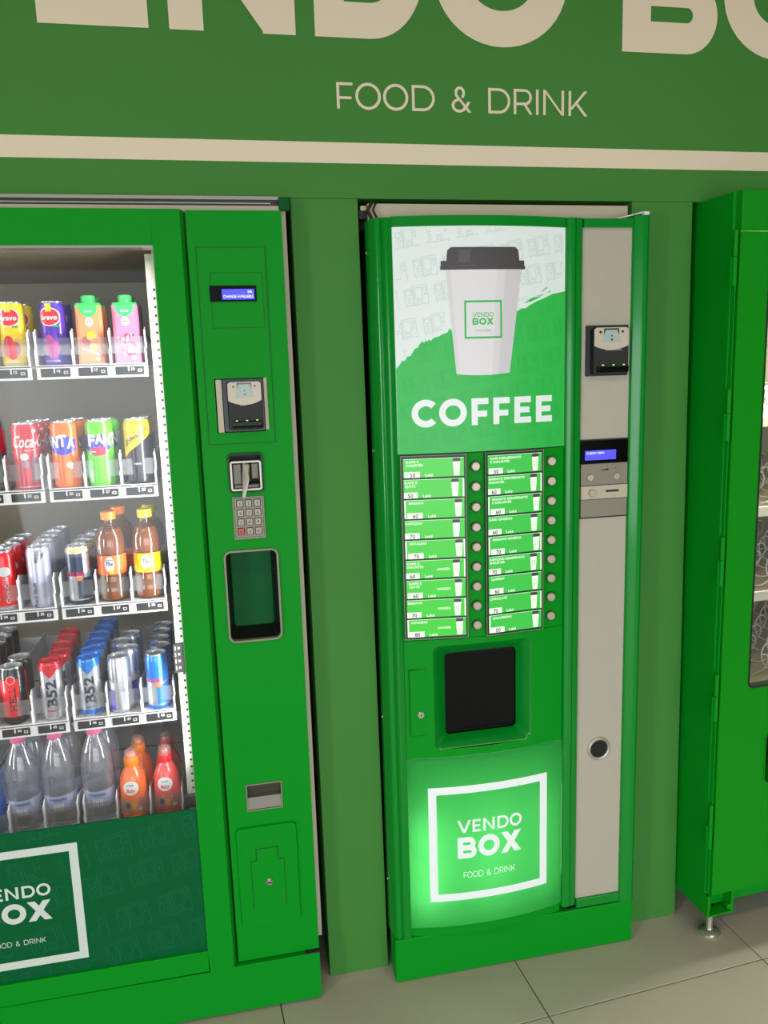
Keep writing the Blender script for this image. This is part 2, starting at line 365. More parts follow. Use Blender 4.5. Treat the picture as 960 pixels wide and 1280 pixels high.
def kiosk_icons(mb, Mp, x0, x1, z0, z1, mi, sc=1.0, keep=None, e=.0007, lw=.0011, skip=0):
    """faint outline pictures of a small and a large vending machine in tilted rows"""
    ca, sa = cos(R(9)), sin(R(9)); px, pz = .088*sc, .082*sc
    def seg(ax, az, bx, bz, ox, oz):
        P_ = []
        for (u, v) in ((ax, az), (bx, bz)): P_.append((ox+u*ca*sc-v*sa*sc, oz+u*sa*sc+v*ca*sc))
        (ax, az), (bx, bz) = P_
        m = ((ax+bx)/2, (az+bz)/2)
        for q in (P_[0], P_[1], m):
            if not (x0+.002 < q[0] < x1-.002 and z0+.002 < q[1] < z1-.002): return
            if keep and not keep(*q): return
        dx, dz = bx-ax, bz-az; l = math.hypot(dx, dz); nx, nz = -dz/l*lw/2, dx/l*lw/2
        mb.add([Mp(ax-nx, az-nz, e), Mp(bx-nx, bz-nz, e), Mp(bx+nx, bz+nz, e), Mp(ax+nx, az+nz, e)], [(0, 1, 2, 3)], mi)
    def rc(a, b, c, d, ox, oz):
        for q in ((a, b, c, b), (c, b, c, d), (c, d, a, d), (a, d, a, b)): seg(*q, ox, oz)
    for i in range(-9, 12):
        for j in range(-9, 12):
            ox = (x0+x1)/2+i*px*ca-j*pz*sa+(j % 2)*px*.45; oz = (z0+z1)/2+i*px*sa+j*pz*ca
            rc(-.034, -.024, -.012, .022, ox, oz); rc(-.030, .004, -.016, .017, ox, oz); rc(-.026, -.012, -.018, -.002, ox, oz)
            seg(-.030, -.018, -.016, -.018, ox, oz); seg(-.032, -.024, -.032, -.029, ox, oz); seg(-.014, -.024, -.014, -.029, ox, oz)
            rc(-.009, -.026, .032, .027, ox, oz); rc(-.004, -.010, .017, .021, ox, oz); rc(-.003, -.022, .014, -.015, ox, oz)
            rc(.022, .010, .028, .020, ox, oz); rc(.023, -.002, .027, .004, ox, oz); seg(-.006, -.026, -.006, -.031, ox, oz); seg(.029, -.026, .029, -.031, ox, oz)

# ================================================================== ROOM
fl = struct('floor', MB().box(-3.6, 4.6, -4.6, 1.3, -.05, -.004), 'grout')
tm = MB().box(0, .597, 0, .597, -.012, 0); tproto = None
ta = R(4.1)
# joints meet at (1.266, -.142); rows run 4.1 degrees off the wall
for i in range(-9, 7):
    for j in range(-8, 3):
        ox = 1.2665+(i*.6)*cos(ta)-(j*.6)*sin(ta); oy = -.142+(i*.6)*sin(ta)+(j*.6)*cos(ta)
        if not (-3.6 < ox < 4.3 and -4.7 < oy < .9): continue
        if tproto is None:
            t = tm.build('tile', 'tile', fl, bevel=.0012); tproto = t
        else:
            t = tproto.copy(); COL.objects.link(t); t.parent = fl
        t.location = (ox, oy, 0); t.rotation_euler = (0, 0, ta)
struct('ceiling', MB().box(-3.6, 4.6, -4.6, 1.3, 3.0, 3.1), 'plaster')
struct('wall_left', MB().box(-3.7, -3.6, -4.6, 1.3, 0, 3.0), 'room_beige')
struct('wall_right', MB().box(4.6, 4.7, -4.6, 1.3, 0, 3.0), 'room_beige')
# shopfront side: wall with one tall opening
struct('wall_front', MB().box(-3.6, -1.5, -4.7, -4.6, 0, 3.0).box(2.7, 4.6, -4.7, -4.6, 0, 3.0).box(-1.5, 2.7, -4.7, -4.6, 2.3, 3.0), 'room_beige')
# back cladding: fascia, piers between the machine niches
wy, wt = .062, .10
wb = struct('wall_back', MB().box(-3.6, 4.6, wy, wy+wt, 1.876, 3.0), 'wall_green')
def pier(xa, xb, xc, xd, name='pier_panel'):  # bottom left/right, top left/right
    m = MB(); m.add([(xa, wy, 0), (xb, wy, 0), (xb, wy+wt, 0), (xa, wy+wt, 0), (xc, wy, 1.8755), (xd, wy, 1.8755), (xd, wy+wt, 1.8755), (xc, wy+wt, 1.8755)],
        [(0, 1, 5, 4), (1, 2, 6, 5), (2, 3, 7, 6), (3, 0, 4, 7), (3, 2, 1, 0), (4, 5, 6, 7)])
    return m.build(name, 'wall_green', wb, bevel=.0008)
pier(.182, .332, .178, .323); pier(.969, 1.143, .969, 1.124); pier(-3.6, -1.12, -3.6, -1.12); pier(2.35, 4.6, 2.35, 4.6)
MB().box(-3.6, 4.6, 1.1, 1.2, 0, 3.0).box(-3.6, 4.6, wy+wt, 1.1, 2.05, 2.1).build('niche_lining', 'room_beige', wb)
F_ = flat(wy)
m = MB(); rect(m, F_, -1.6, 3.2, 1.947, 1.989, .0012); m.build('cream_band', 'cream_vinyl', wb)
m = MB(); word(m, F_, 'FOOD & DRINK', .286, 2.056, .052, .115, .20, width=.568, e=.0012); m.build('lettering', 'cream_vinyl', wb)
# large heading: letters by their measured places along the wall
m = MB()
def place_letter(ch, x0, x1): word(m, F_, ch, x0, 2.1945, .262, .275, 0, e=.0012, width=x1-x0)
place_letter('V', -.61, -.315); place_letter('E', -.296, -.087); place_letter('N', -.047, .206); place_letter('D', .246, .478)
place_letter('O', .503, .803); place_letter('B', .936, 1.170); place_letter('O', 1.185, 1.485); place_letter('X', 1.50, 1.80)
m.build('heading_lettering', 'cream_vinyl', wb)

# ================================================================== GLASS-FRONT DRINKS MACHINE
dm = root('drinks_vending_machine', (-.42, .4, 0), 'wide green glass-front vending machine full of cold drinks, left of the coffee machine', 'vending machine')
# cabinet
m = MB(); m.box(-1.0, -.96, .045, .85, .03, 1.852).box(.125, .165, .045, .85, .133, 1.852).box(-.96, .125, .83, .85, .03, 1.852)
m.box(-.96, .125, .06, .83, 1.80, 1.852).box(-.96, .125, .06, .83, .10, .16).box(-.12, -.105, .10, .83, .16, 1.80)
m.build('cabinet', 'beige', dm, bevel=.002)
m = MB(); m.box(-.958, -.122, .80, .83, .16, 1.80).box(-.96, -.93, .07, .80, .16, 1.80).box(-.93, -.13, .07, .80, 1.785, 1.80)
m.build('liner', 'inside_grey', dm)
m = MB(); m.box(-.1335, -.122, .115, .80, .16, 1.765); m.build('side_liner', 'inside_dark', dm)
# perforated mounting strip
m = MB(); m.box(-.1335, -.1125, .099, .103, .44, 1.768); m.build('perforated_rail', 'strip_cream', dm, bevel=.0006)
m = MB()
z = .47
while z < 1.70: m.disc(-.1195, .0985, z, .0029, .001, 10); z += .018
m.build('hole', 'dark', dm, kind='stuff')
m = MB().box(-.140, -.112, .090, .098, .835, .905); m.build('latch_bracket', 'dark', dm, bevel=.001)
m = MB()
for q in (.848, .864, .880, .895): m.box(-.136, -.134, .0885, .0895, q-.005, q+.004)
for q in (.848, .864, .880, .895): m.disc(-.127, .089, q, .0028, .001, 8)
m.build('latch_marks', 'strip_cream', dm)
m = MB().box(-.140, -.112, .085, .098, .493, .528); m.build('lower_bracket', 'dark_grey', dm, bevel=.001)
# door frame around the glass (green), bottom print panel
FX0, FX1, GX0, GX1 = -1.0, -.041, -.915, -.108
m = MB(); P0 = flat(-.008)
m.box(FX0, GX0, -.008, .035, .128, 1.839).box(GX1, FX1-.010, -.008, .035, .128, 1.839)
m.box(GX0, GX1, -.008, .035, 1.770, 1.839).box(GX0, GX1, -.008, .035, .128, .182)
m.build('door_frame', 'paint', dm, bevel=.0012)
m = MB(); m.add([(FX1-.010, -.007, .130), (FX1-.005, .0035, .130), (FX1, .035, .130), (FX1-.010, .035, .130), (FX1-.010, -.007, 1.838), (FX1-.005, .0035, 1.838), (FX1, .035, 1.838), (FX1-.010, .035, 1.838)],
   [(0, 1, 5, 4), (1, 2, 6, 5), (2, 3, 7, 6), (3, 0, 4, 7)]); m.build('frame_edge', 'paint', dm)
m = MB(); m.box(GX0-.003, GX1+.001, -.004, .03, 1.7655, 1.7725); m.box(GX1-.0015, GX1+.001, -.004, .03, .54, 1.766); m.build('glass_seal', 'silver_trim', dm)
m = MB().box(GX0, GX1, .004, .010, .541, 1.768); m.build('glass_pane', 'glass', dm)
m = MB().box(GX0, GX1, -.001, .004, .181, .541); lp = m.build('print_panel', 'logo_green', dm)
L_ = flat(-.001)
m = MB(); frame2d(m, L_, -.660, -.372, .214, .501, .0185, .0012)
word(m, L_, 'VENDO', -.592, .3845, .029, .20, .24, width=.155, e=.0012)
word(m, L_, 'BOX', -.592, .325, .048, .27, .18, width=.153, e=.0012)
word(m, L_, 'FOOD & DRINK', -.572, .270, .0125, .12, .22, width=.114, e=.0012)
m.build('lettering', 'print_white', lp)
m = MB(); kiosk_icons(m, L_, GX0, GX1, .182, .540, 0, 1.08, keep=lambda x, z: not (-.668 < x < -.364 and .206 < z < .509 and not (-.636 < x < -.396 and .240 < z < .478)))
m.build('pattern', 'logo_line', lp, kind='stuff')
# plinth
m = MB().box(-1.0, .152, -.0065, .05, .006, .1278); m.build('plinth', 'paint', dm, bevel=.001)
m = MB().box(-.98, .14, .02, .8, .004, .10); m.build('plinth_shadow_gap', 'dark', dm)
for x in (-.94, .09):
    MB().lathe([(.022, 0), (.022, .006), (.010, .010), (.010, .05)], 16, c=(x, .03, 0)).build('foot', 'steel', dm, smooth=True)
MB().box(-.27, -.20, -.003, .02, .001, .018).build('floor_cable_block', 'black', dm, bevel=.001)
# column door with control elements
m = MB()
plate(m, flat(.004), FX1, .152, .1315, 1.839, [(-.008, .104, .928, 1.130, .014, .055, None), (.014, .081, 1.263, 1.341, .008, .030, 1), (.005, .084, .517, .580, .002, .022, 1),
      (-.006, .096, 1.389, 1.502, .001, .02, 1)], 0, 0)
m.box(.149, .152, .0042, .035, .1315, 1.839)
m.add([(FX1, .004, .1315), (FX1, .035, .1315), (.152, .035, .1315), (.152, .004, .1315)], [(0, 1, 2, 3)])
cd = m.build('control_column', ['paint', 'dark'], dm)
m = MB(); rprism(m, -.024, .114, 1.366, 1.766, .002, .0025, .005); m2 = m
cdp = MB(); plate(cdp, flat(.0015), -.024, .113, 1.366, 1.766, [(-.006, .096, 1.389, 1.502, .001, .003, None)])
cdp.box(-.024, .113, .0016, .004, 1.7655, 1.7665).box(-.0245, -.0235, .0016, .004, 1.366, 1.766).box(.1125, .1135, .0016, .004, 1.366, 1.766)
cdp.build('raised_panel', 'paint', dm)
m = MB(); frame2d(m, flat(.0015), -.025, .1145, 1.365, 1.767, .0012, .0004); frame2d(m, flat(.0015), -.001, .106, 1.605, 1.7165, .001, .0004)
m.build('panel_groove', 'groove', dm)
m = MB(); rprism(m, -.003, .092, 1.6585, 1.6905, .001, -.001, .004); dsp = m.build('display', 'black_gloss', dm)
m = MB().box(.0215, .0875, -.0018, -.001, 1.6625, 1.6835); sc = m.build('screen', 'lcd_blue', dsp)
m = MB(); text(m, flat(-.002), 'CHANGE AVAILABLE', .024, 1.666, .0055, width=.061, bold=.01); text(m, flat(-.002), '50L', .084, 1.6755, .005, align='r'); m.build('screen_text', 'lcd_text', sc)
# banknote reader (two machines use the same make)
def banknote_reader(parent, x0, x1, z0, z1, y, rails):
    w = x1-x0; h = z1-z0; u = lambda a: x0+a*w; v = lambda b: z0+b*h
    m = MB(); rprism(m, x0, x1, z0, z1, .002, y, y+.02, 0); r_ = m.build('banknote_reader', 'black', parent)
    if rails:
        MB().box(u(-.16), u(-.02), y+.001, y+.006, z0-.001, z1).build('side_rail', 'beige', r_); MB().box(u(1.02), u(1.10), y+.001, y+.006, z0+.002, z1+.001).build('side_rail', 'beige', r_)
    # body housing
    m = MB(); rprism(m, u(.10), u(.97), v(.03), v(.95), .006, y-.012, y, 0, .002); m.build('housing', 'dark', r_)
    # cream upper face with curved lower edge
    m = MB(); n = 14; top = []
    xs = rng(u(.12), u(.94), n); cx = (u(.12)+u(.94))/2
    lo = lambda x: v(.595)-.085*h*(1-((x-cx)/(u(.94)-cx))**2)
    hi = lambda x: v(.95)-(.035*h if abs(x-cx) > .93*(u(.94)-cx) else 0)
    strip(m, flat(y-.0125), xs, lo, hi, .0012); m.build('face', 'reader_cream', r_)
    m = MB(); poly2(m, flat(y-.0137), [(u(.30), v(.66)), (u(.76), v(.66)), (u(.66), v(.90)), (u(.39), v(.90))], .0008); m.build('note_guide', 'slot_cyan', r_)
    m = MB(); Y = flat(y-.0138)
    rect(m, Y, u(.35), u(.70), v(.905), v(.93), .0009); poly2(m, Y, [(u(.34), v(.80)), (u(.385), v(.915)), (u(.35), v(.915))], .0009); poly2(m, Y, [(u(.71), v(.80)), (u(.70), v(.915)), (u(.665), v(.915))], .0009)
    for a, b, r in ((.26, .86, .028), (.79, .865, .026), (.53, .785, .018), (.535, .71, .02)): oval(m, Y, u(a), v(b), r*w, r*w, .0016, 0, 8)
    m.build('marks', 'lens', r_, kind='stuff')
    m = MB(); text(m, flat(y-.0124), 'BANKNOTES', u(.40), v(.50), .0022*w/.09, width=.14*w if rails else .38*w, e=.0008); m.build('print', 'c_greylab', r_)
    # protruding mouth with three green lamps
    m = MB().box(u(.20), u(.93), y-.020, y-.012, v(.10), v(.20)).box(u(.18), u(.95), y-.016, y-.012, v(.07), v(.10)); m.build('mouth', 'black_gloss', r_, bevel=.0015)
    m = MB()
    for a in (.30, .55, .80): oval(m, flat(y-.0205), u(a), v(.215), .028*w, .010*w, .0004, 0, 8)
    m.build('lamp', 'led_green', r_, kind='stuff')
    return r_
br = banknote_reader(dm, .010, .094, 1.391, 1.500, -.002, True)
# coin return
m = MB(); rring(m, .010, .085, 1.259, 1.345, .009, .005, -.001, .006); m.build('coin_bezel', 'groove', dm)
m = MB(); rring(m, .0145, .081, 1.2635, 1.328, .006, .0045, -.004, .010); cu_ = m.build('coin_surround', 'steel', dm, bevel=.0008)
m = MB(); m.box(.019, .040, .010, .024, 1.268, 1.322).box(.058, .077, .012, .026, 1.285, 1.322).box(.020, .076, .006, .022, 1.266, 1.277); m.build('coin_cup', 'steel_dark', cu_, bevel=.003)
m = MB(); m.add([(.040, .004, 1.300), (.056, .004, 1.300), (.054, -.016, 1.290), (.044, -.016, 1.250), (.036, -.018, 1.250), (.041, .004, 1.325), (.057, .004, 1.320), (.050, -.010, 1.300)],
  [(0, 1, 2, 3, 4), (0, 5, 6, 1), (1, 6, 7, 2), (4, 3, 2, 7), (4, 7, 5, 0), (5, 7, 6)]); m.build('coin_lever', 'steel', cu_, bevel=.0015)
# keypad
m = MB(); rprism(m, .0150, .0820, 1.157, 1.2500, .001, 0.0, .006); kp = m.build('keypad', 'steel_dull', dm)
m = MB(); frame2d(m, flat(0), .0175, .0795, 1.1605, 1.2475, .0008, .0004); m.build('frame_line', 'dark_grey', kp)
kd = ['1', '2', '3', '4', '5', '6', '7', '8', '9', 'C', '0', 'E']
for i in range(12):
    kx = .0305+(i % 3)*.0185; kz = 1.2360-(i//3)*.0205
    m = MB(); rprism(m, kx-.0065, kx+.0065, kz-.0072, kz+.0072, .0015, -.003, 0, 0, .0006); 
    k_ = m.build('key', 'key_red' if i == 9 else 'key_face', kp); 
    if i == 9: k_['label'] = 'red cancel key'
    m = MB(); text(m, flat(-.003), kd[i], kx, kz-.0032, .0062, bold=0, align='c', e=.0004); frame2d(m, flat(0), kx-.0074, kx+.0074, kz-.0081, kz+.0081, .0008, .0005)
    m.v = m.v; m.build('key_mark', 'dark', k_)
# product hatch opening
m = MB(); rring(m, -.0115, .1070, .9240, 1.1330, .016, .0045, -.002, .010); m.build('hatch_trim', 'steel_dull', dm, bevel=.0006)
m = MB(); a = rrect(-.008, .104, .928, 1.130, .014); b = rrect(.004, .092, .948, 1.125, .008); n = len(a)
m.add([(p, .012, q) for p, q in a]+[(p, .050, q) for p, q in b], [(i, (i+1) % n, n+(i+1) % n, n+i) for i in range(n)]); m.build('hatch_reveal', 'black', dm)
m = MB(); rprism(m, .002, .094, .944, 1.128, .008, .049, .055); m.build('hatch_flap', 'recess_green', dm)
# small steel return tray
m = MB(); rring(m, .0030, .0850, .5155, .5820, .001, .0025, .001, .008); m.build('tray_bezel', 'steel_dull', dm)
m = MB(); m.add([(.0055, .003, .519), (.0825, .003, .519), (.0825, .010, .545), (.0055, .010, .545), (.0825, .012, .578), (.0055, .012, .578)], [(0, 1, 2, 3)]); m.add([(.0055, .010, .545), (.0825, .010, .545), (.0825, .019, .549), (.0055, .019, .549), (.0825, .006, .579), (.0055, .006, .579)], [(0, 1, 2, 3), (3, 2, 4, 5)])
m.build('return_flap', 'steel_dark', dm)
# lockable service flap
m = MB(); rprism(m, -.028, .1135, .217, .4775, .012, -.002, .005, 0, .002); sf = m.build('service_flap', 'paint', dm)
m = MB(); Y = flat(-.002)
for a in ((.016, .067, .4195, .4215), (.0155, .0175, .392, .4215), (.0655, .0675, .392, .4215), (.003, .0175, .390, .392), (.0655, .082, .388, .390), (.0025, .0040, .268, .391), (.0795, .081, .266, .389)): rect(m, Y, *a, .0005)
m.build('cut_line', 'groove', sf)
m = MB().lathe([(.0085, 0), (.0085, .003), (.006, .006), (.0, .006)], 16)
m.v = [(.043+x, -.002-z, .334+y) for x, y, z in m.v]; m.build('lock', 'chrome', sf, smooth=True)
MB().box(.0385, .0475, -.0088, -.0078, .3325, .3355).build('keyhole', 'dark', sf)
MB().box(.117, .152, -.007, .005, .1285, .1325).build('seam_gap', 'dark', dm)
# top roller housing and right hinge
m = MB(); m.box(-1.0, .164, .040, .060, 1.867, 1.8745); m.build('top_rail', 'silver_trim', dm, bevel=.001)
m = MB(); m.box(-1.0, .160, .050, .062, 1.855, 1.867); m.build('top_channel', 'dark_grey', dm)
m = MB(); m.box(-1.0, .135, .044, .052, 1.8595, 1.8620); m.build('channel_lip', 'silver_trim', dm)
m = MB(); m.box(-1.0, .152, .036, .052, 1.842, 1.8545); m.build('lower_rail', 'beige', dm, bevel=.001)
MB().box(.150, .174, .030, .058, 1.845, 1.872).build('hinge_block', 'recess_green', dm, bevel=.003)
# trays
def tray(x0, x1, zb, nums, front=.118):
    m = MB(); m.box(x0, x1, front, front+.004, zb-.029, zb+(.011 if zb < .5 else .001)).box(x0, x1, front, .66, zb-.004, zb).box(x0, x1, .655, .66, zb-.004, zb+.04)
    t = m.build('tray', 'tray_white', dm, bevel=.0008)
    lanes = round((x1-x0)/.077); lw_ = (x1-x0)/lanes
    for i in range(lanes+1):
        x = x0+i*lw_; x = min(max(x, x0+.002), x1-.002)
        m = MB(); pts = [(front, zb), (front+.001, zb+.068), (front+.018, zb+.078), (.20, zb+.062), (.66, zb+.050), (.66, zb)]
        vs = [(x-.0012, a, b) for a, b in pts]+[(x+.0012, a, b) for a, b in pts]; n = len(pts)
        m.add(vs, [tuple(range(n)), tuple(range(2*n-1, n-1, -1))]+[(i_, n+i_, n+(i_+1) % n, (i_+1) % n) for i_ in range(n)])
        m.tube([(x, front-.001, zb), (x-.001, front-.001, zb+.030), (x+.0015, front-.001, zb+.036), (x, front-.001, zb+.071)], .0022, 6)
        m.build('divider', 'tray_white', t)
    for i in range(lanes):
        cx = x0+(i+.5)*lw_
        m = MB().box(cx-.030, cx+.030, front-.0012, front, zb-.024, zb-.006); l_ = m.build('price_label', 'dark', t)
        Y = flat(front-.0012); m = MB(); rect(m, Y, cx-.0035, cx-.001, zb-.016, zb-.006, .0005); text(m, Y, str(nums[i]), cx+.003, zb-.0145, .0062, bold=.02, e=.0005)
        frame2d(m, Y, cx+.017, cx+.025, zb-.018, zb-.012, .0012, .0005); m.build('label_print', 'white', l_)
        m = MB().box(cx-.034, cx+.034, front+.006, front+.0068, zb+.022, zb+.058); m.build('product_stop', 'flap', t)
        m = MB(); 
        for yy in (front+.012, ): m.box(cx-.004, cx+.003, yy, yy+.003, zb, zb+.0004)
        for yy in (.28, .40, .52): m.box(cx-.022, cx+.022, yy, yy+.006, zb, zb+.0004)
        m.build('slot_mark', 'dark', t, kind='stuff')
    return t
ZS = [1.541, 1.275, 1.007, .737, .463]
for k, zb in enumerate(ZS):
    for j, (a, b) in enumerate(((-.376, -.146), (-.616, -.386), (-.856, -.626))):
        base = (k+1)*10; nums = [[6, 7, 8], [3, 4, 5], [0, 1, 2]][j]
        tray(a, b, zb, [base+q for q in nums])
# interior light strips: one upright behind each side of the door frame
for x, a_ in ((-.1045, 64), (-.9190, -60)):
    m = MB().box(x-.003, x+.003, .036, .040, .62, 1.74); m.build('light_strip', 'white', dm)
    area('cabinet_light', (x, .046, 1.16), (R(90), 0, R(a_)), .010, 1.10, 1.9 if x > -.5 else 3.6, (.96, .98, 1.0), 112)
area('cabinet_light', (-.51, .055, 1.775), (R(-25), 0, 0), .76, .012, 1.2, (1, .98, .92))

# ================================================================== COFFEE MACHINE
cm = root('coffee_vending_machine', (.66, .4, 0), 'tall green hot drinks machine with lit cup poster in the middle of the wall', 'vending machine')
m = MB(); m.box(.348, .972, .060, .74, .02, 1.820); m.build('cabinet', 'dark_grey', cm, bevel=.002)
m = MB(); m.box(.345, .96, .064, .70, 1.83, 1.8665).box(.330, .343, .066, .08, 1.852, 1.862); m.build('top_cover', 'beige', cm, bevel=.001)
m = MB(); m.box(.326, .345, .066, .09, 1.834, 1.852); m.build('hinge_block', 'dark', cm, bevel=.002)
m = MB(); m.tube([(.352, .05, 1.866), (.342, .048, 1.850), (.349, .045, 1.832)], .004, 6).tube([(.362, .055, 1.866), (.354, .052, 1.851), (.362, .05, 1.834)], .0025, 6)
m.build('hinge_arm', 'black', cm, smooth=True)
# plinth
m = MB().box(.340, .979, -.002, .06, .0015, .1185); m.build('plinth', 'paint', cm, bevel=.003)
MB().box(.36, .97, .03, .70, .001, .03).build('base_pan', 'dark', cm)
MB().box(.800, .974, .004, .05, .1183, .1225).build('seam_gap', 'dark', cm)
# left trim: rounded profile
def trim_profile(pts, z0, z1, name, mt): return MB().plan(pts, z0, z1).build(name, mt, cm, bevel=0, smooth=True)
lt = [(.336, .060), (.338, .030), (.341, .014), (.346, .006), (.351, .002), (.3565, .0005), (.358, .004), (.360, .0045), (.362, .001), (.367, -.0035), (.373, -.0035), (.378, -.001), (.3825, .000), (.3825, .055), (.37, .060)]
trim_profile(lt, .119, 1.826, 'left_trim', 'paint_gloss')
m = MB()
for zz in (.31, .88, 1.02, 1.45, 1.74): m.disc(0, 0, 0, .0025, .001, 8); 
m = MB()
for zz in (.26, .69, 1.33, 1.76): m.tube([(.3362, .045, zz), (.3340, .045, zz)], .0028, 8)
m.build('screw', 'steel', cm)
ct = [(.777, .05), (.777, .003), (.779, -.004), (.784, -.007), (.789, -.0075), (.7975, -.0070), (.799, -.004), (.8005, -.0065), (.808, -.0055), (.814, -.003), (.819, .002), (.8205, .008), (.8205, .05)]
trim_profile(ct, .136, 1.827, 'centre_bar', 'paint_gloss')
rt_ = [(.9405, .05), (.9405, .002), (.943, -.001), (.960, -.002), (.966, -.006), (.9705, -.009), (.975, -.006), (.9765, .000), (.982, .004), (.985, .010), (.987, .030), (.985, .060), (.95, .060)]
trim_profile(rt_, .119, 1.833, 'right_trim', 'paint_gloss')
# grey side panel with inserts
m = MB(); plate(m, flat(.006), .8205, .9405, .146, 1.808, [(.8205, .939, 1.148, 1.333, .0, .01, 1)]); m.add([(.8205, .006, .146), (.9405, .006, .146), (.9405, .03, .146), (.8205, .03, .146)], [(0, 1, 2, 3)])
gp = m.build('side_panel', ['grey_panel', 'dark'], cm)
for a, b in ((.1225, .1465), (1.8075, 1.8265)): MB().box(.8205, .9405, -.001, .03, a, b).build('panel_rail', 'paint_gloss', cm, bevel=.001)
# top ledge and corner
m = MB(); xs = rng(.3825, .777, 16)
vs = []
for x in xs: y = bulge_y(x); vs += [(x, y-.001, 1.8065), (x, y-.001, 1.828), (x, .05, 1.828), (x, .05, 1.8065)]
fs = []
for i in range(16):
    a = 4*i; b = a+4; fs += [(a, b, b+1, a+1), (a+1, b+1, b+2, a+2), (a+3, a, b, b+3)[::-1]]
m.add(vs, fs); m.build('top_rail', 'paint_gloss', cm, smooth=True)
m = MB(); m.add([(.90, .02, 1.8285), (.966, .00, 1.8425), (.972, .004, 1.8425), (.905, .04, 1.8285), (.90, .02, 1.8265), (.966, .0, 1.8395), (.972, .004, 1.8395), (.905, .04, 1.8265)],
   [(0, 1, 2, 3), (0, 4, 5, 1), (7, 6, 5, 4), (1, 5, 6, 2)]); m.box(.962, .974, -.008, .004, 1.8335, 1.8405); m.build('door_lip_highlight', 'white', cm)  # door's top edge, with the highlight on the ledge put in as white
MB().box(.945, .966, .006, .03, 1.832, 1.838).build('lip_gap', 'dark', cm)
# helper: curved panel section closed with a little thickness
def curved(name, z0, z1, mt, x0=.3835, x1=.7765, e=0.0, parent=cm, nx=20):
    m = MB(); n = nx; vs = []
    for x in rng(x0, x1, n): y = bulge_y(x)-e; vs += [(x, y, z0), (x, y, z1), (x, .03, z1), (x, .03, z0)]
    fs = []
    for i in range(n):
        a = 4*i; b = a+4; fs += [(a, b, b+1, a+1), (a+1, b+1, b+2, a+2), (b+3, b, a, a+3)]
    fs += [(0, 1, 2, 3), (4*n+3, 4*n+2, 4*n+1, 4*n)]
    m.add(vs, fs); return m.build(name, mt, parent, smooth=True)
# upper poster
PX0, PX1, PZ0, PZ1 = .3850, .7735, 1.3235, 1.8065
blob = [(.380, 1.508), (.386, 1.513), (.392, 1.520), (.398, 1.5285), (.403, 1.5270), (.408, 1.5365), (.415, 1.5375), (.420, 1.545), (.425, 1.553), (.431, 1.5545), (.436, 1.563), (.442, 1.569), (.4445, 1.5635), (.449, 1.5705), (.452, 1.5665), (.4555, 1.572), (.459, 1.568), (.466, 1.5745), (.476, 1.577), (.486, 1.582), (.496, 1.585), (.501, 1.5935), (.505, 1.589), (.56, 1.606), (.60, 1.613), (.653, 1.626), (.668, 1.634), (.675, 1.633), (.690, 1.642), (.705, 1.649), (.722, 1.655), (.743, 1.664), (.760, 1.667), (.780, 1.671)]
def bz(x):
    for (a, b), (c, d) in zip(blob, blob[1:]):
        if a <= x <= c: return b+(d-b)*(x-a)/(c-a)
    return blob[-1][1]
pst = curved('poster', PZ0, PZ1, 'lit_white')
xs = sorted(set([.3837, .7763]+[p[0] for p in blob if PX0 < p[0] < PX1]+rng(PX0, PX1, 16)))
m = MB(); strip(m, bulged, xs, lambda x: PZ0+.0001, bz, .0010)
poly2(m, bulged, [(.672, 1.644), (.690, 1.648), (.712, 1.657), (.722, 1.664), (.705, 1.660), (.688, 1.654)], .0010); poly2(m, bulged, [(.716, 1.668), (.729, 1.676), (.731, 1.680), (.718, 1.672)], .0010)
poly2(m, bulged, [(.731, 1.665), (.738, 1.669), (.740, 1.672), (.733, 1.669)], .0010)
m.build('green_sweep', 'lit_green', pst)
m = MB(); kiosk_icons(m, bulged, PX0, PX1, PZ0, PZ1, 0, .74, keep=lambda x, z: z > bz(x)+.006, e=.0012, lw=.0015); m.build('pattern', 'lit_line', pst, kind='stuff')
m = MB(); kiosk_icons(m, bulged, PX0, PX1, PZ0, PZ1, 0, .74, keep=lambda x, z: z < bz(x)-.004, e=.0014, lw=.0012); m.build('pattern', 'lit_green_line', pst, kind='stuff')
# printed paper cup
def trap(mb, Mp, xl0, xr0, z0, xl1, xr1, z1, e, mi=0, n=10, sag=0):
    vs = []
    for i in range(n+1):
        t = i/n; s = sag*(1-(2*t-1)**2); vs += [Mp(xl0+(xr0-xl0)*t, z0-s, e), Mp(xl1+(xr1-xl1)*t, z1, e)]
    mb.add(vs, [(2*i, 2*i+2, 2*i+3, 2*i+1) for i in range(n)], mi)
m = MB(); trap(m, bulged, .5145, .6370, 1.4955, .4935, .6665, 1.717, .0020, 0, 12, .004); cup = m.build('printed_cup', 'lit_cup', pst)
m = MB()      # the printed picture's own soft tones
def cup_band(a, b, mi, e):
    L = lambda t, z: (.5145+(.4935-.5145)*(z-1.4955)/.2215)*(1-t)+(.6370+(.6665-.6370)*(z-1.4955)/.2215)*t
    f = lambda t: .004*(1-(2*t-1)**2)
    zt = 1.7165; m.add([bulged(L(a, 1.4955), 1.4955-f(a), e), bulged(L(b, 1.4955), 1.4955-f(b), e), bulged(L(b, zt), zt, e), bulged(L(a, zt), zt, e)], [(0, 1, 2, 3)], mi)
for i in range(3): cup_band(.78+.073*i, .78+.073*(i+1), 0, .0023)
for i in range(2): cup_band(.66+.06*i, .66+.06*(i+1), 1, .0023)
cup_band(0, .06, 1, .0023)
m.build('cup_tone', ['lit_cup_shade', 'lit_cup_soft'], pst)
m = MB(); trap(m, bulged, .4955, .6610, 1.730, .4985, .6580, 1.757, .0028); trap(m, bulged, .5000, .6570, 1.757, .506, .651, 1.7625, .0028)
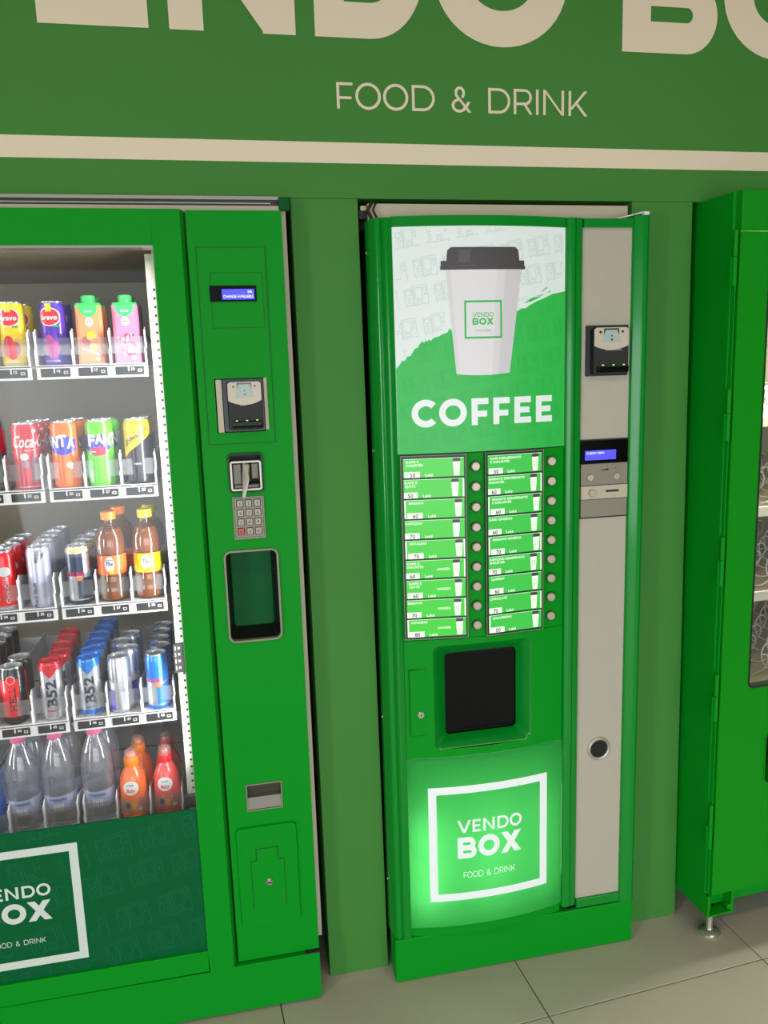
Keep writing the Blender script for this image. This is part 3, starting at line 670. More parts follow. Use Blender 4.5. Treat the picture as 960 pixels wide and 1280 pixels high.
trap(m, bulged, .4830, .6735, 1.716, .4815, .6750, 1.7225, .0028); trap(m, bulged, .4835, .6725, 1.7225, .4840, .6720, 1.7345, .0028); ld = m.build('printed_lid', 'lit_lid', pst)
m = MB(); trap(m, bulged, .522, .548, 1.731, .524, .549, 1.757, .0031, 0, 3); trap(m, bulged, .520, .560, 1.7235, .520, .560, 1.7255, .0031, 0, 3); m.build('lid_tone', 'lit_lid_shine', ld)
m = MB(); frame2d(m, bulged, .5335, .6190, 1.5705, 1.6515, .0042, .0028, 0, 3); word(m, bulged, 'VENDO', .5515, 1.6165, .0095, .16, .24, width=.048, e=.0028)
word(m, bulged, 'BOX', .5515, 1.600, .0140, .24, .18, width=.048, e=.0028); text(m, bulged, 'FOOD & DRINK', .576, 1.5855, .0038, width=.036, align='c', bold=0, e=.0028); m.build('cup_logo', 'lit_green', pst)
m = MB(); word(m, bulged, 'COFFEE', .414, 1.3825, .0590, .245, .26, width=.329, e=.0022); m.build('lettering', 'lit_text', pst)
# selection panel
sp = curved('selection_panel', .8895, 1.3235, 'paint', e=-.003)
m = MB(); rect(m, bulged, .3845, .7755, 1.3205, 1.3235, -.002, 0, 12); m.build('seam', 'groove', sp)
LT = [('KAFE E|SHKURTËR', '50', 0), ('KAFE E|GJATË', '50', 0), ('MAKIATO', '60', 0), ('KAPUÇINO', '70', 0), ('MOKAÇINO', '70', 0), ('KAFE E|SHKURTËR', '60', 1), ('KAFE E|GJATË', '60', 1), ('MAKIATO', '70', 1), ('KAPUÇINO', '80', 1)]
RT = [('KAFE DEKAFEINATO|E SHKURTËR', '50', 0), ('MAKIATO DEKAFEINATO|SHKURTËR', '60', 0), ('MAKIATO DEKAFEINATO|E SHKURTËR', '60', 0), ('KAFE GINSENG', '60', 0), ('MAKIATO GINSENG', '70', 0), ('KAPUÇINO DEKAFEINATO|SHKURTËR', '70', 0), ('QUMËSHT', '60', 0), ('ÇOKOLLATË', '70', 0), ('ÇAJ-LIMONI', '50', 0)]
def cup_small(mb, Mp, cx, z0, h, e, mi, ml):
    w = h*.42; poly2(mb, Mp, [(cx-w*.36, z0), (cx+w*.36, z0), (cx+w*.5, z0+h*.8), (cx-w*.5, z0+h*.8)], e, mi)
    poly2(mb, Mp, [(cx-w*.55, z0+h*.8), (cx+w*.55, z0+h*.8), (cx+w*.45, z0+h), (cx-w*.45, z0+h)], e, ml)
    frame2d(mb, Mp, cx-w*.2, cx+w*.2, z0+h*.3, z0+h*.58, h*.025, e+.0003, 3)
for side, (x0, x1, zt, zbm, names) in enumerate(((.3905, .5270, 1.3155, .8985, LT), (.5805, .7150, 1.3155, .8965, RT))):
    # frame holding the nine lit labels; flat chord across the bulge
    ya, yb_ = bulge_y(x0)-.001, bulge_y(x1)-.001
    chord = lambda s, z, e, x0=x0, x1=x1, ya=ya, yb_=yb_: (s, ya+(yb_-ya)*(s-x0)/(x1-x0)-e-(.0045 if side == 0 else .0045), z)
    m = MB(); rect(m, chord, x0-.004, x1+.0035, zbm-.003, zt+.003, .001, 0); vs = m.v[-4:]; 
    m.add([(p[0], p[1]+.03, p[2]) for p in vs], [(0, 1, 3, 2)]); m.add(vs+[(p[0], p[1]+.03, p[2]) for p in vs], [(0, 1, 5, 4), (2, 6, 7, 3), (0, 4, 6, 2), (1, 3, 7, 5)])
    fr = m.build('label_frame', 'label_frame', sp)
    m = MB(); frame2d(m, chord, x0-.005, x1+.0045, zbm-.0045, zt+.0045, .0016, .0013); m.build('frame_edge', 'steel_dull', fr)
    H = (zt-zbm)/9
    for i, (nm, pr_, lv) in enumerate(names):
        z0 = zt-(i+1)*H+.0022; z1 = zt-i*H-.0022; a = x0+.001; b = x1-.001; wd = b-a
        off = [0, -.006, .004, -.004, .004, -.006, 0, -.004, .002][i]
        m = MB(); rect(m, chord, a, b, z0, z1, .0030); vs = m.v[-4:]; m.add([(p[0], p[1]+.002, p[2]) for p in vs]+vs, [(0, 4, 5, 1), (2, 3, 7, 6), (0, 2, 6, 4), (1, 5, 7, 3)])
        pl = m.build('selection_label', 'lab_green' if side == 0 else 'lab_green2', fr if False else sp)
        m = MB()
        if i % 3 == 1 or i in (5, 7): rect(m, chord, b-.003, b, z0, z1, .0034, 0)
        if i in (2, 4, 8): rect(m, chord, a, a+.003, z0, z1, .0034, 0)
        rect(m, chord, a, b, z1-.0008, z1, .0033, 0)
        rect(m, chord, max(a, a+.002+off), a+wd*.27+off, z0, z0+H*.28, .0034, 0)
        text(m, chord, pr_, a+wd*.15+off, z0+.0014, .0092, bold=.02, mi=2, e=.0040, align='c')
        text(m, chord, 'Lekë', a+wd*.36+off, z0+.0014, .0068, bold=.01, mi=0, e=.0036)
        for q, ln in enumerate(nm.split('|')):
            text(m, chord, ln, max(a+.002, a+.006+off), z1-.0095-q*.0078, .0053, width=min(len(ln)*.0047, wd*.66), bold=.015, mi=0, e=.0036)
        if lv: text(m, chord, 'LAVAZZA', a+wd*.52, z0+H*.38, .0052, width=wd*.22, bold=.02, e=.0036)
        cup_small(m, chord, b-.0165+off*.7, z0+.002, H*.84, .0036, 0, 1)
        m.build('label_print', ['lab_white', 'lit_lid', 'lab_dark', 'lab_green'], pl)
for side, bx in enumerate((.5545, .7425)):
    for i in range(9):
        zz = 1.2905-i*.0463; y = bulge_y(bx)-.001
        m = MB().disc(bx, y-.006, zz, .0108, .006, 20, 0, .0096); b_ = m.build('selection_button', 'btn', sp, bevel=.0012)
        MB().disc(bx, y-.0008, zz, .0122, .003, 20).build('button_ring', 'groove', b_)
# dispensing section
dz0, dz1 = .5960, .8895
m = MB(); plate(m, lambda s, z, e: (s, bulge_y(s)+.001-e, z), .3835, .7765, dz0, dz1, [(.449, .692, .616, .874, .016, 0, None)], nx=16)
ds = m.build('dispensing_panel', 'paint', cm)
oa = rrect(.449, .692, .616, .874, .016); ib = rrect(.488, .668, .632, .838, .010); n = len(oa)
m = MB(); 
mid = rrect(.455, .686, .621, .868, .014)
pts = [(p, bulge_y(p)+.001, q) for p, q in oa]+[(p, bulge_y(p)+.006, q) for p, q in mid]+[(p, .030, q) for p, q in ib]
m.add(pts, [(k*n+i, k*n+(i+1) % n, (k+1)*n+(i+1) % n, (k+1)*n+i) for k in range(2) for i in range(n)]); m.build('recess', 'paint_gloss', ds, smooth=True)
m = MB(); rprism(m, .486, .670, .630, .840, .010, .034, .036); m.build('dispensing_flap', 'black_glass', ds)
m = MB(); m.box(.486, .670, .035, .037, .628, .634).box(.47, .69, .18, .19, .60, .87).box(.47, .48, .036, .19, .60, .87).box(.68, .69, .036, .19, .60, .87).box(.47, .69, .036, .19, .60, .625).box(.47, .69, .036, .19, .845, .87); m.build('cup_chamber', 'black', ds)
m = MB(); m.tube([(.648, .07, .80), (.650, .07, .775)], .006, 8); m.build('spout', 'silver_trim', ds, smooth=True)
m = MB(); rprism(m, .3935, .4465, .656, .819, .002, bulge_y(.42)-.0015, .01); ks = m.build('key_flap', 'paint', ds, bevel=.001)
m = MB(); frame2d(m, flat(bulge_y(.42)-.0005), .3925, .4475, .655, .820, .0010, .0006); m.build('flap_gap', 'groove', ks)
m = MB().lathe([(.0085, 0), (.0085, .004), (.007, .0055), (0, .0055)], 18); ly = bulge_y(.418)-.0015; m.v = [(.4175+x, ly-z, .7085+y) for x, y, z in m.v]; m.build('lock', 'chrome', ks, smooth=True)
MB().box(.4162, .4188, ly-.0062, ly-.0054, .7060, .7110).build('keyhole', 'dark', ks)
# lower lit panel
m = MB(); rect(m, bulged, .3826, .7772, .1450, .5950, 0, 0, 20); lo = m.build('lower_lit_panel', 'lit_low', cm, smooth=True)
area('sign_lamp', (.58, .050, .36), (R(90), 0, 0), .34, .36, .34, (.95, 1, .95), 170)
m = MB().box(.384, .776, .054, .058, .14, .596).box(.384, .776, .0, .054, .592, .5945); m.build('light_box', 'white', cm)
for x, pw in ((.430, .17), (.59, .10), (.725, .05)):
    MB().box(x-.008, x+.008, .050, .053, .18, .54).build('lamp_tube', 'white', cm)
    area('sign_lamp', (x, .048, .31), (R(90), 0, R(0)), .016, .26, pw, (.92, 1, .92), 170)
m = MB(); frame2d(m, bulged, .4300, .7340, .2155, .5190, .0195, .0014, 0, 14)
word(m, bulged, 'VENDO', .499, .3955, .0330, .19, .24, width=.165, e=.0014)
word(m, bulged, 'BOX', .499, .3275, .0560, .27, .17, width=.164, e=.0014); word(m, bulged, 'FOOD & DRINK', .513, .2740, .0165, .11, .22, width=.133, e=.0014)
m.build('lettering', 'lit_text', lo)
m = MB(); kiosk_icons(m, bulged, .3865, .7745, .1455, .5945, 0, .9, keep=lambda x, z: not (.425 < x < .739 and .209 < z < .524), e=.0010, lw=.0008); m.build('pattern', 'lit_green', lo, kind='stuff')
curved('bottom_rail', .119, .1455, 'paint', e=-.006)
# side panel inserts
banknote_reader(cm, .8300, .9330, 1.4800, 1.5940, .000, False)
m = MB(); rprism(m, .8210, .9385, 1.2780, 1.3310, .001, .001, .014); ds2 = m.build('display', 'black_gloss', cm)
MB().box(.8300, .9080, -.0004, .001, 1.2860, 1.3085).build('screen', 'lcd_blue', ds2)
m = MB(); text(m, flat(-.0004), 'ZGJIDH PIJEN', .8325, 1.3000, .0052, width=.045, bold=0, e=.0006); m.build('screen_text', 'lcd_text', ds2)
m = MB(); rprism(m, .8210, .9385, 1.2265, 1.2765, .001, .001, .014); k1 = m.build('button_plate', 'steel_dull', cm)
for x in (.8430, .9095): MB().disc(x, -.005, 1.2450, .0092, .006, 18, 0, .0080).build('round_button', 'btn', k1, bevel=.001)
m = MB(); poly2(m, flat(.001), [(.866, 1.2605), (.890, 1.2605), (.890, 1.2650)], .0005); text(m, flat(.001), '-', .841, 1.262, .006, e=.0005); text(m, flat(.001), '+', .906, 1.262, .006, e=.0005); m.build('button_print', 'dark', k1)
m = MB(); rprism(m, .8210, .9385, 1.1935, 1.2250, .001, -.001, .014); k2 = m.build('coin_plate', 'beige', cm)
MB().disc(.8480, -.007, 1.2085, .0098, .006, 18, 0, .0085).build('round_button', 'btn', k2, bevel=.001)
m = MB(); rect(m, flat(-.001), .8830, .9160, 1.2085, 1.2135, .0006); m.build('coin_slot', 'black', k2)
m = MB(); rprism(m, .8210, .9385, 1.1505, 1.1920, .001, .001, .014); m.build('blank_plate', 'steel_dull', cm)
m = MB().box(.8210, .9395, .003, .0058, 1.1470, 1.1500).box(.8210, .9395, .003, .0058, 1.3315, 1.3345).box(.8210, .9395, .003, .0058, 1.2765, 1.278); m.build('insert_gap', 'black', cm)
m = MB(); n = 32; prof = [(.0230, 0), (.0235, .005), (.0265, .0065), (.0300, .004), (.0310, 0)]
m.lathe(prof[::1], n); m.f = m.f[:-2]; m.m = m.m[:-2]; m.v = [(.8785+x, .006-z, .5560+y) for x, y, z in m.v]; m.build('cup_chute_ring', 'steel', cm, smooth=True)
MB().disc(.8785, .0045, .5560, .0232, .001, 28).build('cup_chute', 'black', cm)

# ================================================================== SNACK MACHINE (local frame, turned 4.1 degrees)
sm = root('snack_vending_machine', (1.158, -.065, 0), 'green spiral snack machine on a chrome screw foot at the right edge', 'vending machine', world=False)
sm.rotation_euler = (0, 0, ta)
SW = .95
m = MB(); m.box(-.002, .02, .014, .88, .085, 1.8765).box(SW-.02, SW, .012, .88, .085, 1.8765).box(.02, SW-.02, .86, .88, .085, 1.8765).box(.02, SW-.02, .03, .86, .09, .15).box(.02, SW-.02, .03, .86, 1.83, 1.8765)
m.build('cabinet', 'paint', sm, bevel=.002)
m = MB().box(.006, SW, -.006, .03, 1.7905, 1.8775); m.build('header', 'paint_snack', sm, bevel=.003)
m = MB(); plate(m, flat(-.002), .007, SW, .1435, 1.7885, [(.088, .66, .700, 1.72, .016, .03, None), (.150, .58, .432, .572, .018, .12, 1)], 0, 0); m.box(.007, .010, -.0018, .03, .1435, 1.7885).box(.007, SW, -.0018, .03, .1435, .1465)
m.build('door', ['paint_snack', 'black'], sm)
m = MB(); rring(m, .086, .662, .698, 1.722, .017, .0045, -.0032, .02); m.build('window_gasket', 'dark', sm)
m = MB().box(.090, .658, .010, .015, .702, 1.718); m.build('glass_pane', 'glass', sm)
m = MB(); rring(m, .147, .583, .429, .575, .020, .003, -.0040, .006); m.build('hatch_rim', 'paint_snack', sm)
m = MB().box(.0005, .004, .003, .030, .15, 1.785); m.build('hinge_channel', 'paint', sm)
for z0, z1 in ((1.670, 1.791), (1.322, 1.440), (.972, 1.092), (.626, .748), (.278, .400)):
    m = MB(); zm = (z0+z1)/2+.004; m.tube([(-.0035, .0005, zm+.0006), (-.0035, .0005, z1)], .0055, 12); h_ = m.build('hinge', 'paint_snack', sm, smooth=True)
    m = MB(); m.tube([(-.0035, .0005, z0), (-.0035, .0005, zm-.0006)], .0055, 12); m.box(-.012, .004, .003, .006, z0, zm-.001); m.build('hinge_knuckle', 'paint', h_)
m = MB(); m.add([(-.002, -.001, .080), (.004, -.001, .080), (.004, .05, .080), (-.002, .05, .080), (-.002, -.001, .142), (.004, -.001, .142), (.004, .05, .142), (-.002, .05, .142)], [(0, 1, 5, 4), (1, 2, 6, 5), (3, 0, 4, 7), (3, 2, 1, 0)])
m.box(.070, .076, -.001, .06, .080, .142).box(.0, .076, -.001, .06, .080, .084).box(0, .076, .058, .062, .08, .142).box(.060, .072, .0, .008, .090, .104); m.build('foot_bracket', 'paint_snack', sm, bevel=.001)
m = MB().box(.0, .012, .06, .86, .08, .142); m.build('base_rail', 'paint', sm)
for x, y in ((.038, .040), (SW-.04, .040), (.038, .80), (SW-.04, .80)):
    m = MB().lathe([(.029, 0), (.029, .004), (.024, .009), (.010, .013), (.0085, .016), (.0085, .084)], 24, c=(x, y, 0)); m.build('foot', 'chrome', sm, smooth=True)
m = MB().box(.02, .030, .03, .84, .16, 1.82).box(.03, .68, .82, .84, .16, 1.82).box(.03, .68, .03, .82, 1.80, 1.82).box(.67, .68, .03, .82, .16, 1.82); m.build('liner', 'strip_cream', sm)
for zb, tp in ((.655, 0), (.905, 1), (1.130, 1), (1.36, 1)):
    m = MB().box(.04, .66, .105, .109, zb-.022, zb+.004).box(.04, .66, .105, .78, zb-.006, zb-.003); sh = m.build('shelf', 'strip_cream', sm, bevel=.001)
    for i in range(8):
        cx = .082+i*.078; rr = .034; pts = []
        nt = 9
        for k in range(nt*16+1): a = 2*pi*k/16; pts.append((cx+rr*sin(a)*(1), .125+.63*k/(nt*16), zb+.036+rr*cos(a)))
        m = MB().tube(pts, .0021, 5); m.build('spiral', 'white', sh, smooth=True)
area('snack_light', (1.158+.35, .02, 1.74), (R(-15), 0, ta), .5, .03, 17, (1, .95, .84))

# ================================================================== DRINKS
GR = {}
def can(name, r, h, segs, lidmat='alu', tabmat='alu', prints=None, neck=.0045):
    """segs: [(z_fraction_top, material)...] from the bottom"""
    rt = root(name, (0, 0, 0), '', 'can', world=False)
    zs = [(.78*r, 0), (.88*r, .002), (r, .008)]; cut = [s for s in segs]
    mats = ['alu']; body = []
    z_sh = h-.013
    prof = [(.80*r, .0), (.86*r, .0), (r*.985, .006), (r, .010)]; mt = ['alu', segs[0][1], segs[0][1]]
    last = .010
    for fz, mm in segs:
        zt = min(fz*h, z_sh)
        if zt > last: prof.append((r, zt)); mt.append(mm); last = zt
    top = segs[-1][1]
    prof += [(r*.93, h-.006), (r*.885, h-.003)]; mt += [top, top]
    prof += [(r*.905, h-.001), (r*.90, h), (r*.86, h), (r*.845, h-.004)]; mt += [lidmat]*4
    names = []; idx = []
    for q in mt:
        if q not in names: names.append(q)
        idx.append(names.index(q))
    MB().lathe(prof, 28, mats=idx).build('body', names, rt, smooth=True)
    m = MB(); m.lathe([(r*.30, 0), (r*.30, .0006)], 12, c=(0, -.25*r, h-.0040)); m.box(-.004, .004, -.3*r, .25*r, h-.0036, h-.0026); m.build('tab', tabmat, rt)
    if prints:
        m = MB(); ms = prints(m, r, h); m.build('label_print', ms, rt)
    return rt
def copy_thing(o):
    c = o.copy(); COL.objects.link(c)
    for ch in list(o.children):
        d = ch.copy(); COL.objects.link(d); d.parent = c
        for g in list(ch.children): e = g.copy(); COL.objects.link(e); e.parent = d
    return c
ORD = ['frontmost', 'second', 'third', 'fourth', 'fifth', 'sixth']
SHELF = ['top shelf', 'second shelf', 'third shelf', 'fourth shelf', 'bottom shelf']
def row(proto, x, k, n, dy, desc, ys=.150, rot=0, jit=.0, xs=None, turn=None):
    """a lane of the same drink, one behind the other; desc = what it looks like"""
    for i in range(n):
        o = proto if i == 0 else copy_thing(proto)
        r_ = proto.get('_r', .027)
        if o.name.startswith('water'): o.scale = (1, 1, .982)
        o.location = (x+(xs[i] if xs else 0), ys+i*dy, ZS[k]+.0005); o.rotation_euler = (0, 0, R(rot+(turn[i] if turn else 0)))
        if n == 1: o['label'] = '%s on the %s' % (desc, SHELF[k])
        else: o['label'] = '%s, %s in its lane, %s' % (desc, ORD[i], SHELF[k])
        if n > 1: o['group'] = desc+' lane'

def p_bravo(bg, fr):
    def f(m, r, h):
        Wp = wrap(r)
        oval(m, Wp, 0, h*.76, .0235, .0195, .0003, 0); oval(m, Wp, 0, h*.76, .0215, .0175, .0006, 1)
        rect(m, Wp, -.006, .006, h*.84, h*.965, .0008, 4, 3)
        text(m, Wp, 'bravo', 0, h*.715, .0105, width=.033, bold=.02, mi=0, e=.0012, align='c')
        rect(m, Wp, .006, .018, h*.60, h*.63, .0008, 5, 3)
        for a, b, c_, d in ((-.004, .36, .011, .016), (.010, .28, .009, .014), (-.012, .25, .009, .013), (.002, .18, .010, .010)): oval(m, Wp, a, h*b, c_, d, .0004+abs(a)*.02, 2, 8)
        text(m, Wp, 'MULTIVITAMIN', 0, h*.055, .0045, width=.030, mi=3, align='c', bold=.0)
        return ['c_white', 'c_red', fr, 'c_white', 'c_yellow', 'c_green']
    return f
a = can('juice_can', .0265, .1345, [(.05, 'c_gold'), (1, 'c_yellow')], prints=p_bravo(0, 'c_red')); row(a, -.421, 0, 2, .060, 'yellow juice can with round red badge', xs=[0, .006], rot=-4)
a = can('juice_can', .0265, .1345, [(1, 'c_purple')], prints=p_bravo(0, 'c_pinkprint')); row(a, -.338, 0, 2, .060, 'purple juice can with round red badge', xs=[0, .004], rot=-8)
def carton(colr, fruit):
    rt = root('juice_carton', (0, 0, 0), '', 'carton', world=False); w, d, h = .0275, .0220, .130
    m = MB(); c = .007
    def ring(w, d, c, z): return [(-w+c, -d, z), (w-c, -d, z), (w, -d+c, z), (w, d-c, z), (w-c, d, z), (-w+c, d, z), (-w, d-c, z), (-w, -d+c, z)]
    rs = [ring(w, d, .0015, 0), ring(w, d, c, .03), ring(w, d, c, .10), ring(w*.98, d*.98, .002, h-.006), ring(w*.90, d*.80, .002, h)]
    vs = sum(rs, []); fs = [(k*8+i, k*8+(i+1) % 8, (k+1)*8+(i+1) % 8, (k+1)*8+i) for k in range(4) for i in range(8)]+[tuple(range(7, -1, -1)), tuple(range(32, 40))]
    m.add(vs, fs); m.m = [0]*24+[1]*8+[0, 1]; m.build('body', [colr, 'c_mint'], rt)
    m = MB().lathe([(.0150, 0), (.0150, .0145), (.0140, .016), (0, .016)], 20, c=(0, -.001, h)); m.build('cap', 'c_mint', rt, smooth=True)
    m = MB(); Y = flat(-d-.0002); n = 10
    strip(m, Y, rng(-.019, .019, 12), lambda s: h-.008-.022*math.sqrt(max(0, 1-(s/.0195)**2)), lambda s: h-.006, .0006, 0)
    text(m, Y, 'MOTION', 0, h-.020, .0035, width=.016, mi=1, align='c', e=.001); oval(m, Y, 0, h-.040, .0085, .0095, .0006, 1, 10)
    text(m, Y, 'Amita', 0, h-.042, .0058, width=.015, shear=.35, mi=2, align='c', e=.0012)
    if fruit == 'peach':
        for x, z, r_, c_ in ((.002, .060, .010, 3), (-.006, .050, .011, 2), (.010, .046, .010, 4), (.006, .036, .009, 3), (.008, .037, .004, 2)): oval(m, Y, x, z, r_, r_*.95, .0006+.0002*c_+.0003*(z < .045), c_, 10)
        poly2(m, Y, [(-.017, .032), (.017, .018), (.018, .021), (-.016, .035)], .0014, 1)
    else:
        rnd = random.Random(3)
        for q in range(46): oval(m, Y, rnd.uniform(-.017, .018), rnd.uniform(.018, .062), .0026, .0028, .0006+.00002*q, 2 if q % 3 else 1, 6)
    oval(m, Y, .013, .012, .004, .0042, .0008, 1, 8)
    m.build('label_print', ['c_mint', 'c_white', 'c_berry', 'c_sch', 'c_orange'], rt); return rt
a = carton('c_peach', 'peach'); row(a, -.263, 0, 2, .062, 'peach juice carton with green screw cap', xs=[0, .003], rot=3)
a = carton('c_pink', 'pom'); row(a, -.186, 0, 2, .062, 'pink berry juice carton with green screw cap', rot=-2)

def p_coke(m, r, h):
    Wp = wrap(r, R(8)); text(m, Wp, 'Coca-Cola', -.030, h*.64, .027, width=.090, shear=.35, bold=.012, mi=0)
    text(m, Wp, 'ORIGINAL TASTE', -.006, h*.585, .0028, width=.022, mi=0); rect(m, Wp, .012, .021, h*.86, h*.90, .0006, 0, 2)
    for q, (a, b, c_, d, mm) in enumerate(((-.008, .50, .009, .008, 3), (.014, .40, .009, .018, 1), (-.006, .38, .007, .009, 1), (.010, .25, .010, .020, 1), (-.004, .24, .008, .014, 2))): oval(m, Wp, a, h*b, c_, d, .0004+.0003*q, mm, 10)
    rect(m, Wp, -.026, .026, h*.045, h*.052, .0006, 0, 10)
    return ['c_white', 'c_fade', 'c_red', 'c_greylab']
a = can('soft_drink_can', .029, .1455, [(1, 'c_coke')], prints=p_coke); row(a, -.419, 1, 3, .060, 'red cola can with white script', xs=[0, .004, .010], rot=6)
def p_fanta(main):
    def f(m, r, h):
        Wp = wrap(r, R(-4)); s0 = -.022 if main == 0 else -.016
        strip(m, Wp, rng(-.034, .030, 16), lambda s: h*(.50+.09*abs(s/.034)**1.5), lambda s: h*(.76+.03*sin(s*200)), .0005, 0)
        if main: oval(m, Wp, .002, h*.53, .020, .010, .0008, 3, 12)
        for i, ch in enumerate('FANTA'):
            x = (-.058 if main == 0 else -.021)+i*.0168; dz = (0, .008, 0, .004, -.004)[i]*.6
            text(m, Wp, ch, x, h*.62+dz, .024 if ch != 'A' else .021, width=.0165, bold=.045, mi=1, e=.0013)
        if main == 0: poly2(m, Wp, [(.005, h*.33), (.017, h*.28), (.021, h*.35), (.015, h*.39), (.007, h*.38)], .0007, 1)
        else: rect(m, Wp, -.022, -.015, h*.07, h*.24, .0006, 1, 2); rect(m, Wp, -.016, -.004, h*.52, h*.535, .0012, 1, 2)
        return ['c_blue', 'c_white', 'c_orange', 'c_rbred']
    return f
a = can('soft_drink_can', .029, .1455, [(1, 'c_orange')], prints=p_fanta(0)); row(a, -.339, 1, 3, .060, 'orange soda can with blue and white logo', xs=[0, .004, .009], rot=2)
a = can('soft_drink_can', .029, .1455, [(1, 'c_lime')], prints=p_fanta(1)); row(a, -.266, 1, 2, .060, 'lime green soda can with blue and white logo', xs=[0, .009], rot=2)
def p_sch(m, r, h):
    Wp = wrap(r, R(-4)); strip(m, Wp, rng(-.045, .045, 18), lambda s: h*(.585+s*5.2), lambda s: h*.91, .0004, 0)
    for i, ch in enumerate('Schweppes'): text(m, Wp, ch, -.0275+i*.0060, h*.585+i*.0042, .015, width=.0066 if ch != 'w' else .008, shear=.2, bold=.015, mi=1, e=.0008)
    oval(m, Wp, -.001, h*.80, .003, .004, .0007, 2, 6); text(m, Wp, 'INDIAN TONIC', 0, h*.84, .0035, width=.03, mi=2, align='c'); text(m, Wp, 'TONIC', 0, h*.30, .004, mi=3, align='c')
    return ['c_sch', 'c_navy', 'c_tealab', 'c_greylab']
a = can('soft_drink_can', .029, .1455, [(.55, 'c_black'), (.90, 'c_black'), (1, 'c_sch')], prints=p_sch); row(a, -.184, 1, 2, .060, 'yellow and black tonic can with slanted script', xs=[0, .004], rot=2)

def bottle(name, prof, mt, capprof, capmat, labels, prints=None, cat='bottle', fill=None, n=28):
    rt = root(name, (0, 0, 0), '', cat, world=False)
    MB().lathe(prof, n).build('body', mt, rt, smooth=True)
    MB().lathe(capprof, 20).build('cap', capmat, rt, smooth=True)
    if fill: MB().lathe(fill[0], 24).build('drink', fill[1], rt, smooth=True)
    for z0, z1, r, mm in labels:
        m = MB(); k = 28; vs = [((r)*cos(2*pi*i/k), r*sin(2*pi*i/k), z) for z in (z0, z1) for i in range(k)]
        m.add(vs, [(i, (i+1) % k, k+(i+1) % k, k+i) for i in range(k)]); m.build('label', mm, rt, smooth=True)
    if prints: m = MB(); ms = prints(m); m.build('label_print', ms, rt)
    return rt
# cola bottle at the left edge of the second shelf
pf = [(.024, 0), (.031, .004), (.033, .015), (.030, .05), (.0325, .08), (.0335, .12), (.031, .150), (.022, .178), (.0135, .200), (.0130, .212)]
a = bottle('cola_bottle', pf, 'pet', [(.0150, .198), (.0152, .200), (.0152, .214), (.0140, .216), (0, .216)], 'c_capred', [(.085, .135, .0338, 'c_coke')], fill=([(r*.94, z+.002) for r, z in pf[:8]], 'c_cola'))
row(a, -.498, 1, 1, .07, 'dark cola bottle with red cap beside the red cola cans', ys=.165)

# third shelf
def p_redcan(m, r, h):
    Wp = wrap(r); oval(m, Wp, .004, h*.66, .013, .011, .0005, 0, 12); text(m, Wp, 'Coca-Cola', .010, h*.12, .008, width=.06, shear=.3, rot=True, mi=1); return ['c_greylab', 'c_white']
a = can('energy_can', .0265, .1345, [(.06, 'alu'), (1, 'c_hellred')], prints=p_redcan); row(a, -.497, 2, 4, .056, 'plain red slim can with grey disc', xs=[0, .003, .004, .008], rot=10)
def p_org(m, r, h):
    Wp = wrap(r, R(-6)); text(m, Wp, 'Red Bull', -.002, h*.02, .0085, width=.055, bold=.01, rot=True, mi=0)
    for q in range(5): oval(m, Wp, .002+q*.001, h*(.78+.035*q), .0035+.001*(q % 2), .004, .0005+.0002*q, 1, 7)
    poly2(m, Wp, [(.012, h*.80), (.018, h*.86), (.019, h*.92), (.013, h*.90)], .0007, 1); text(m, Wp, 'WHITE EDITION', .012, h*.08, .004, width=.05, rot=True, mi=2)
    return ['c_navy', 'alu_dark', 'c_greylab']
a = can('energy_can', .0265, .1375, [(1, 'c_silverw')], prints=p_org); row(a, -.420, 2, 5, .056, 'pale silver energy can with upright lettering', xs=[0, 0, -.001, 0, .004])
def p_rb(d1, d2, acc):
    def f(m, r, h):
        Wp = wrap(r, R(-14)); q = pi*r/2
        rect(m, Wp, -q*.55, q*.45, h*.50, h*.88, .0004, 0, 6); poly2(m, Wp, [(-q*.55, h*.12), (q*.0, h*.12), (q*.10, h*.50), (-q*.55, h*.50)], .0002, 1)
        m.f.pop(); m.m.pop(); m.v = m.v[:-4]
        rect(m, Wp, q*.10, q*.95, h*.10, h*.46, .0004, 0, 6); rect(m, Wp, -q*.95, -q*.6, h*.10, h*.46, .0004, 0, 3)
        text(m, Wp, 'Red Bull', -.019, h*.505, .0105, width=.038, bold=.02, mi=2, e=.0009)
        text(m, Wp, acc, .002, h*.41, .005, width=.016, mi=2, e=.0009)
        oval(m, Wp, .009, h*.455, .007, .0045, .0010, 3, 8)
        return [d1, d2, 'c_rbred', 'c_tealab']
    return f
a = can('energy_can', .0265, .1335, [(.05, 'c_navy'), (.90, 'alu'), (.93, 'c_gold'), (1, 'c_gold')], prints=p_rb('c_navy', 'alu', 'GOLD')); row(a, -.337, 2, 4, .056, 'navy and silver energy can with gold rim', xs=[0, .003, .007, .016], rot=4)
tp = [(.024, 0), (.031, .003), (.0335, .012), (.0335, .030), (.0325, .034), (.0335, .038), (.0335, .060), (.0315, .064), (.0315, .108), (.034, .114), (.0345, .130), (.0325, .148), (.026, .164), (.0165, .174), (.0135, .180), (.0135, .190)]
def p_tea(m):
    Wp = wrap(.0325, R(-3)); oval(m, Wp, 0, .088, .011, .018, .0006, 0, 12); text(m, Wp, 'The', 0, .085, .010, width=.016, shear=.3, bold=.01, mi=1, align='c', e=.001); text(m, Wp, 'San Benedetto', 0, .097, .003, width=.02, mi=1, align='c', e=.001)
    oval(m, Wp, .003, .071, .005, .0045, .0012, 2, 8); return ['c_greylab', 'c_navy', 'c_sch']
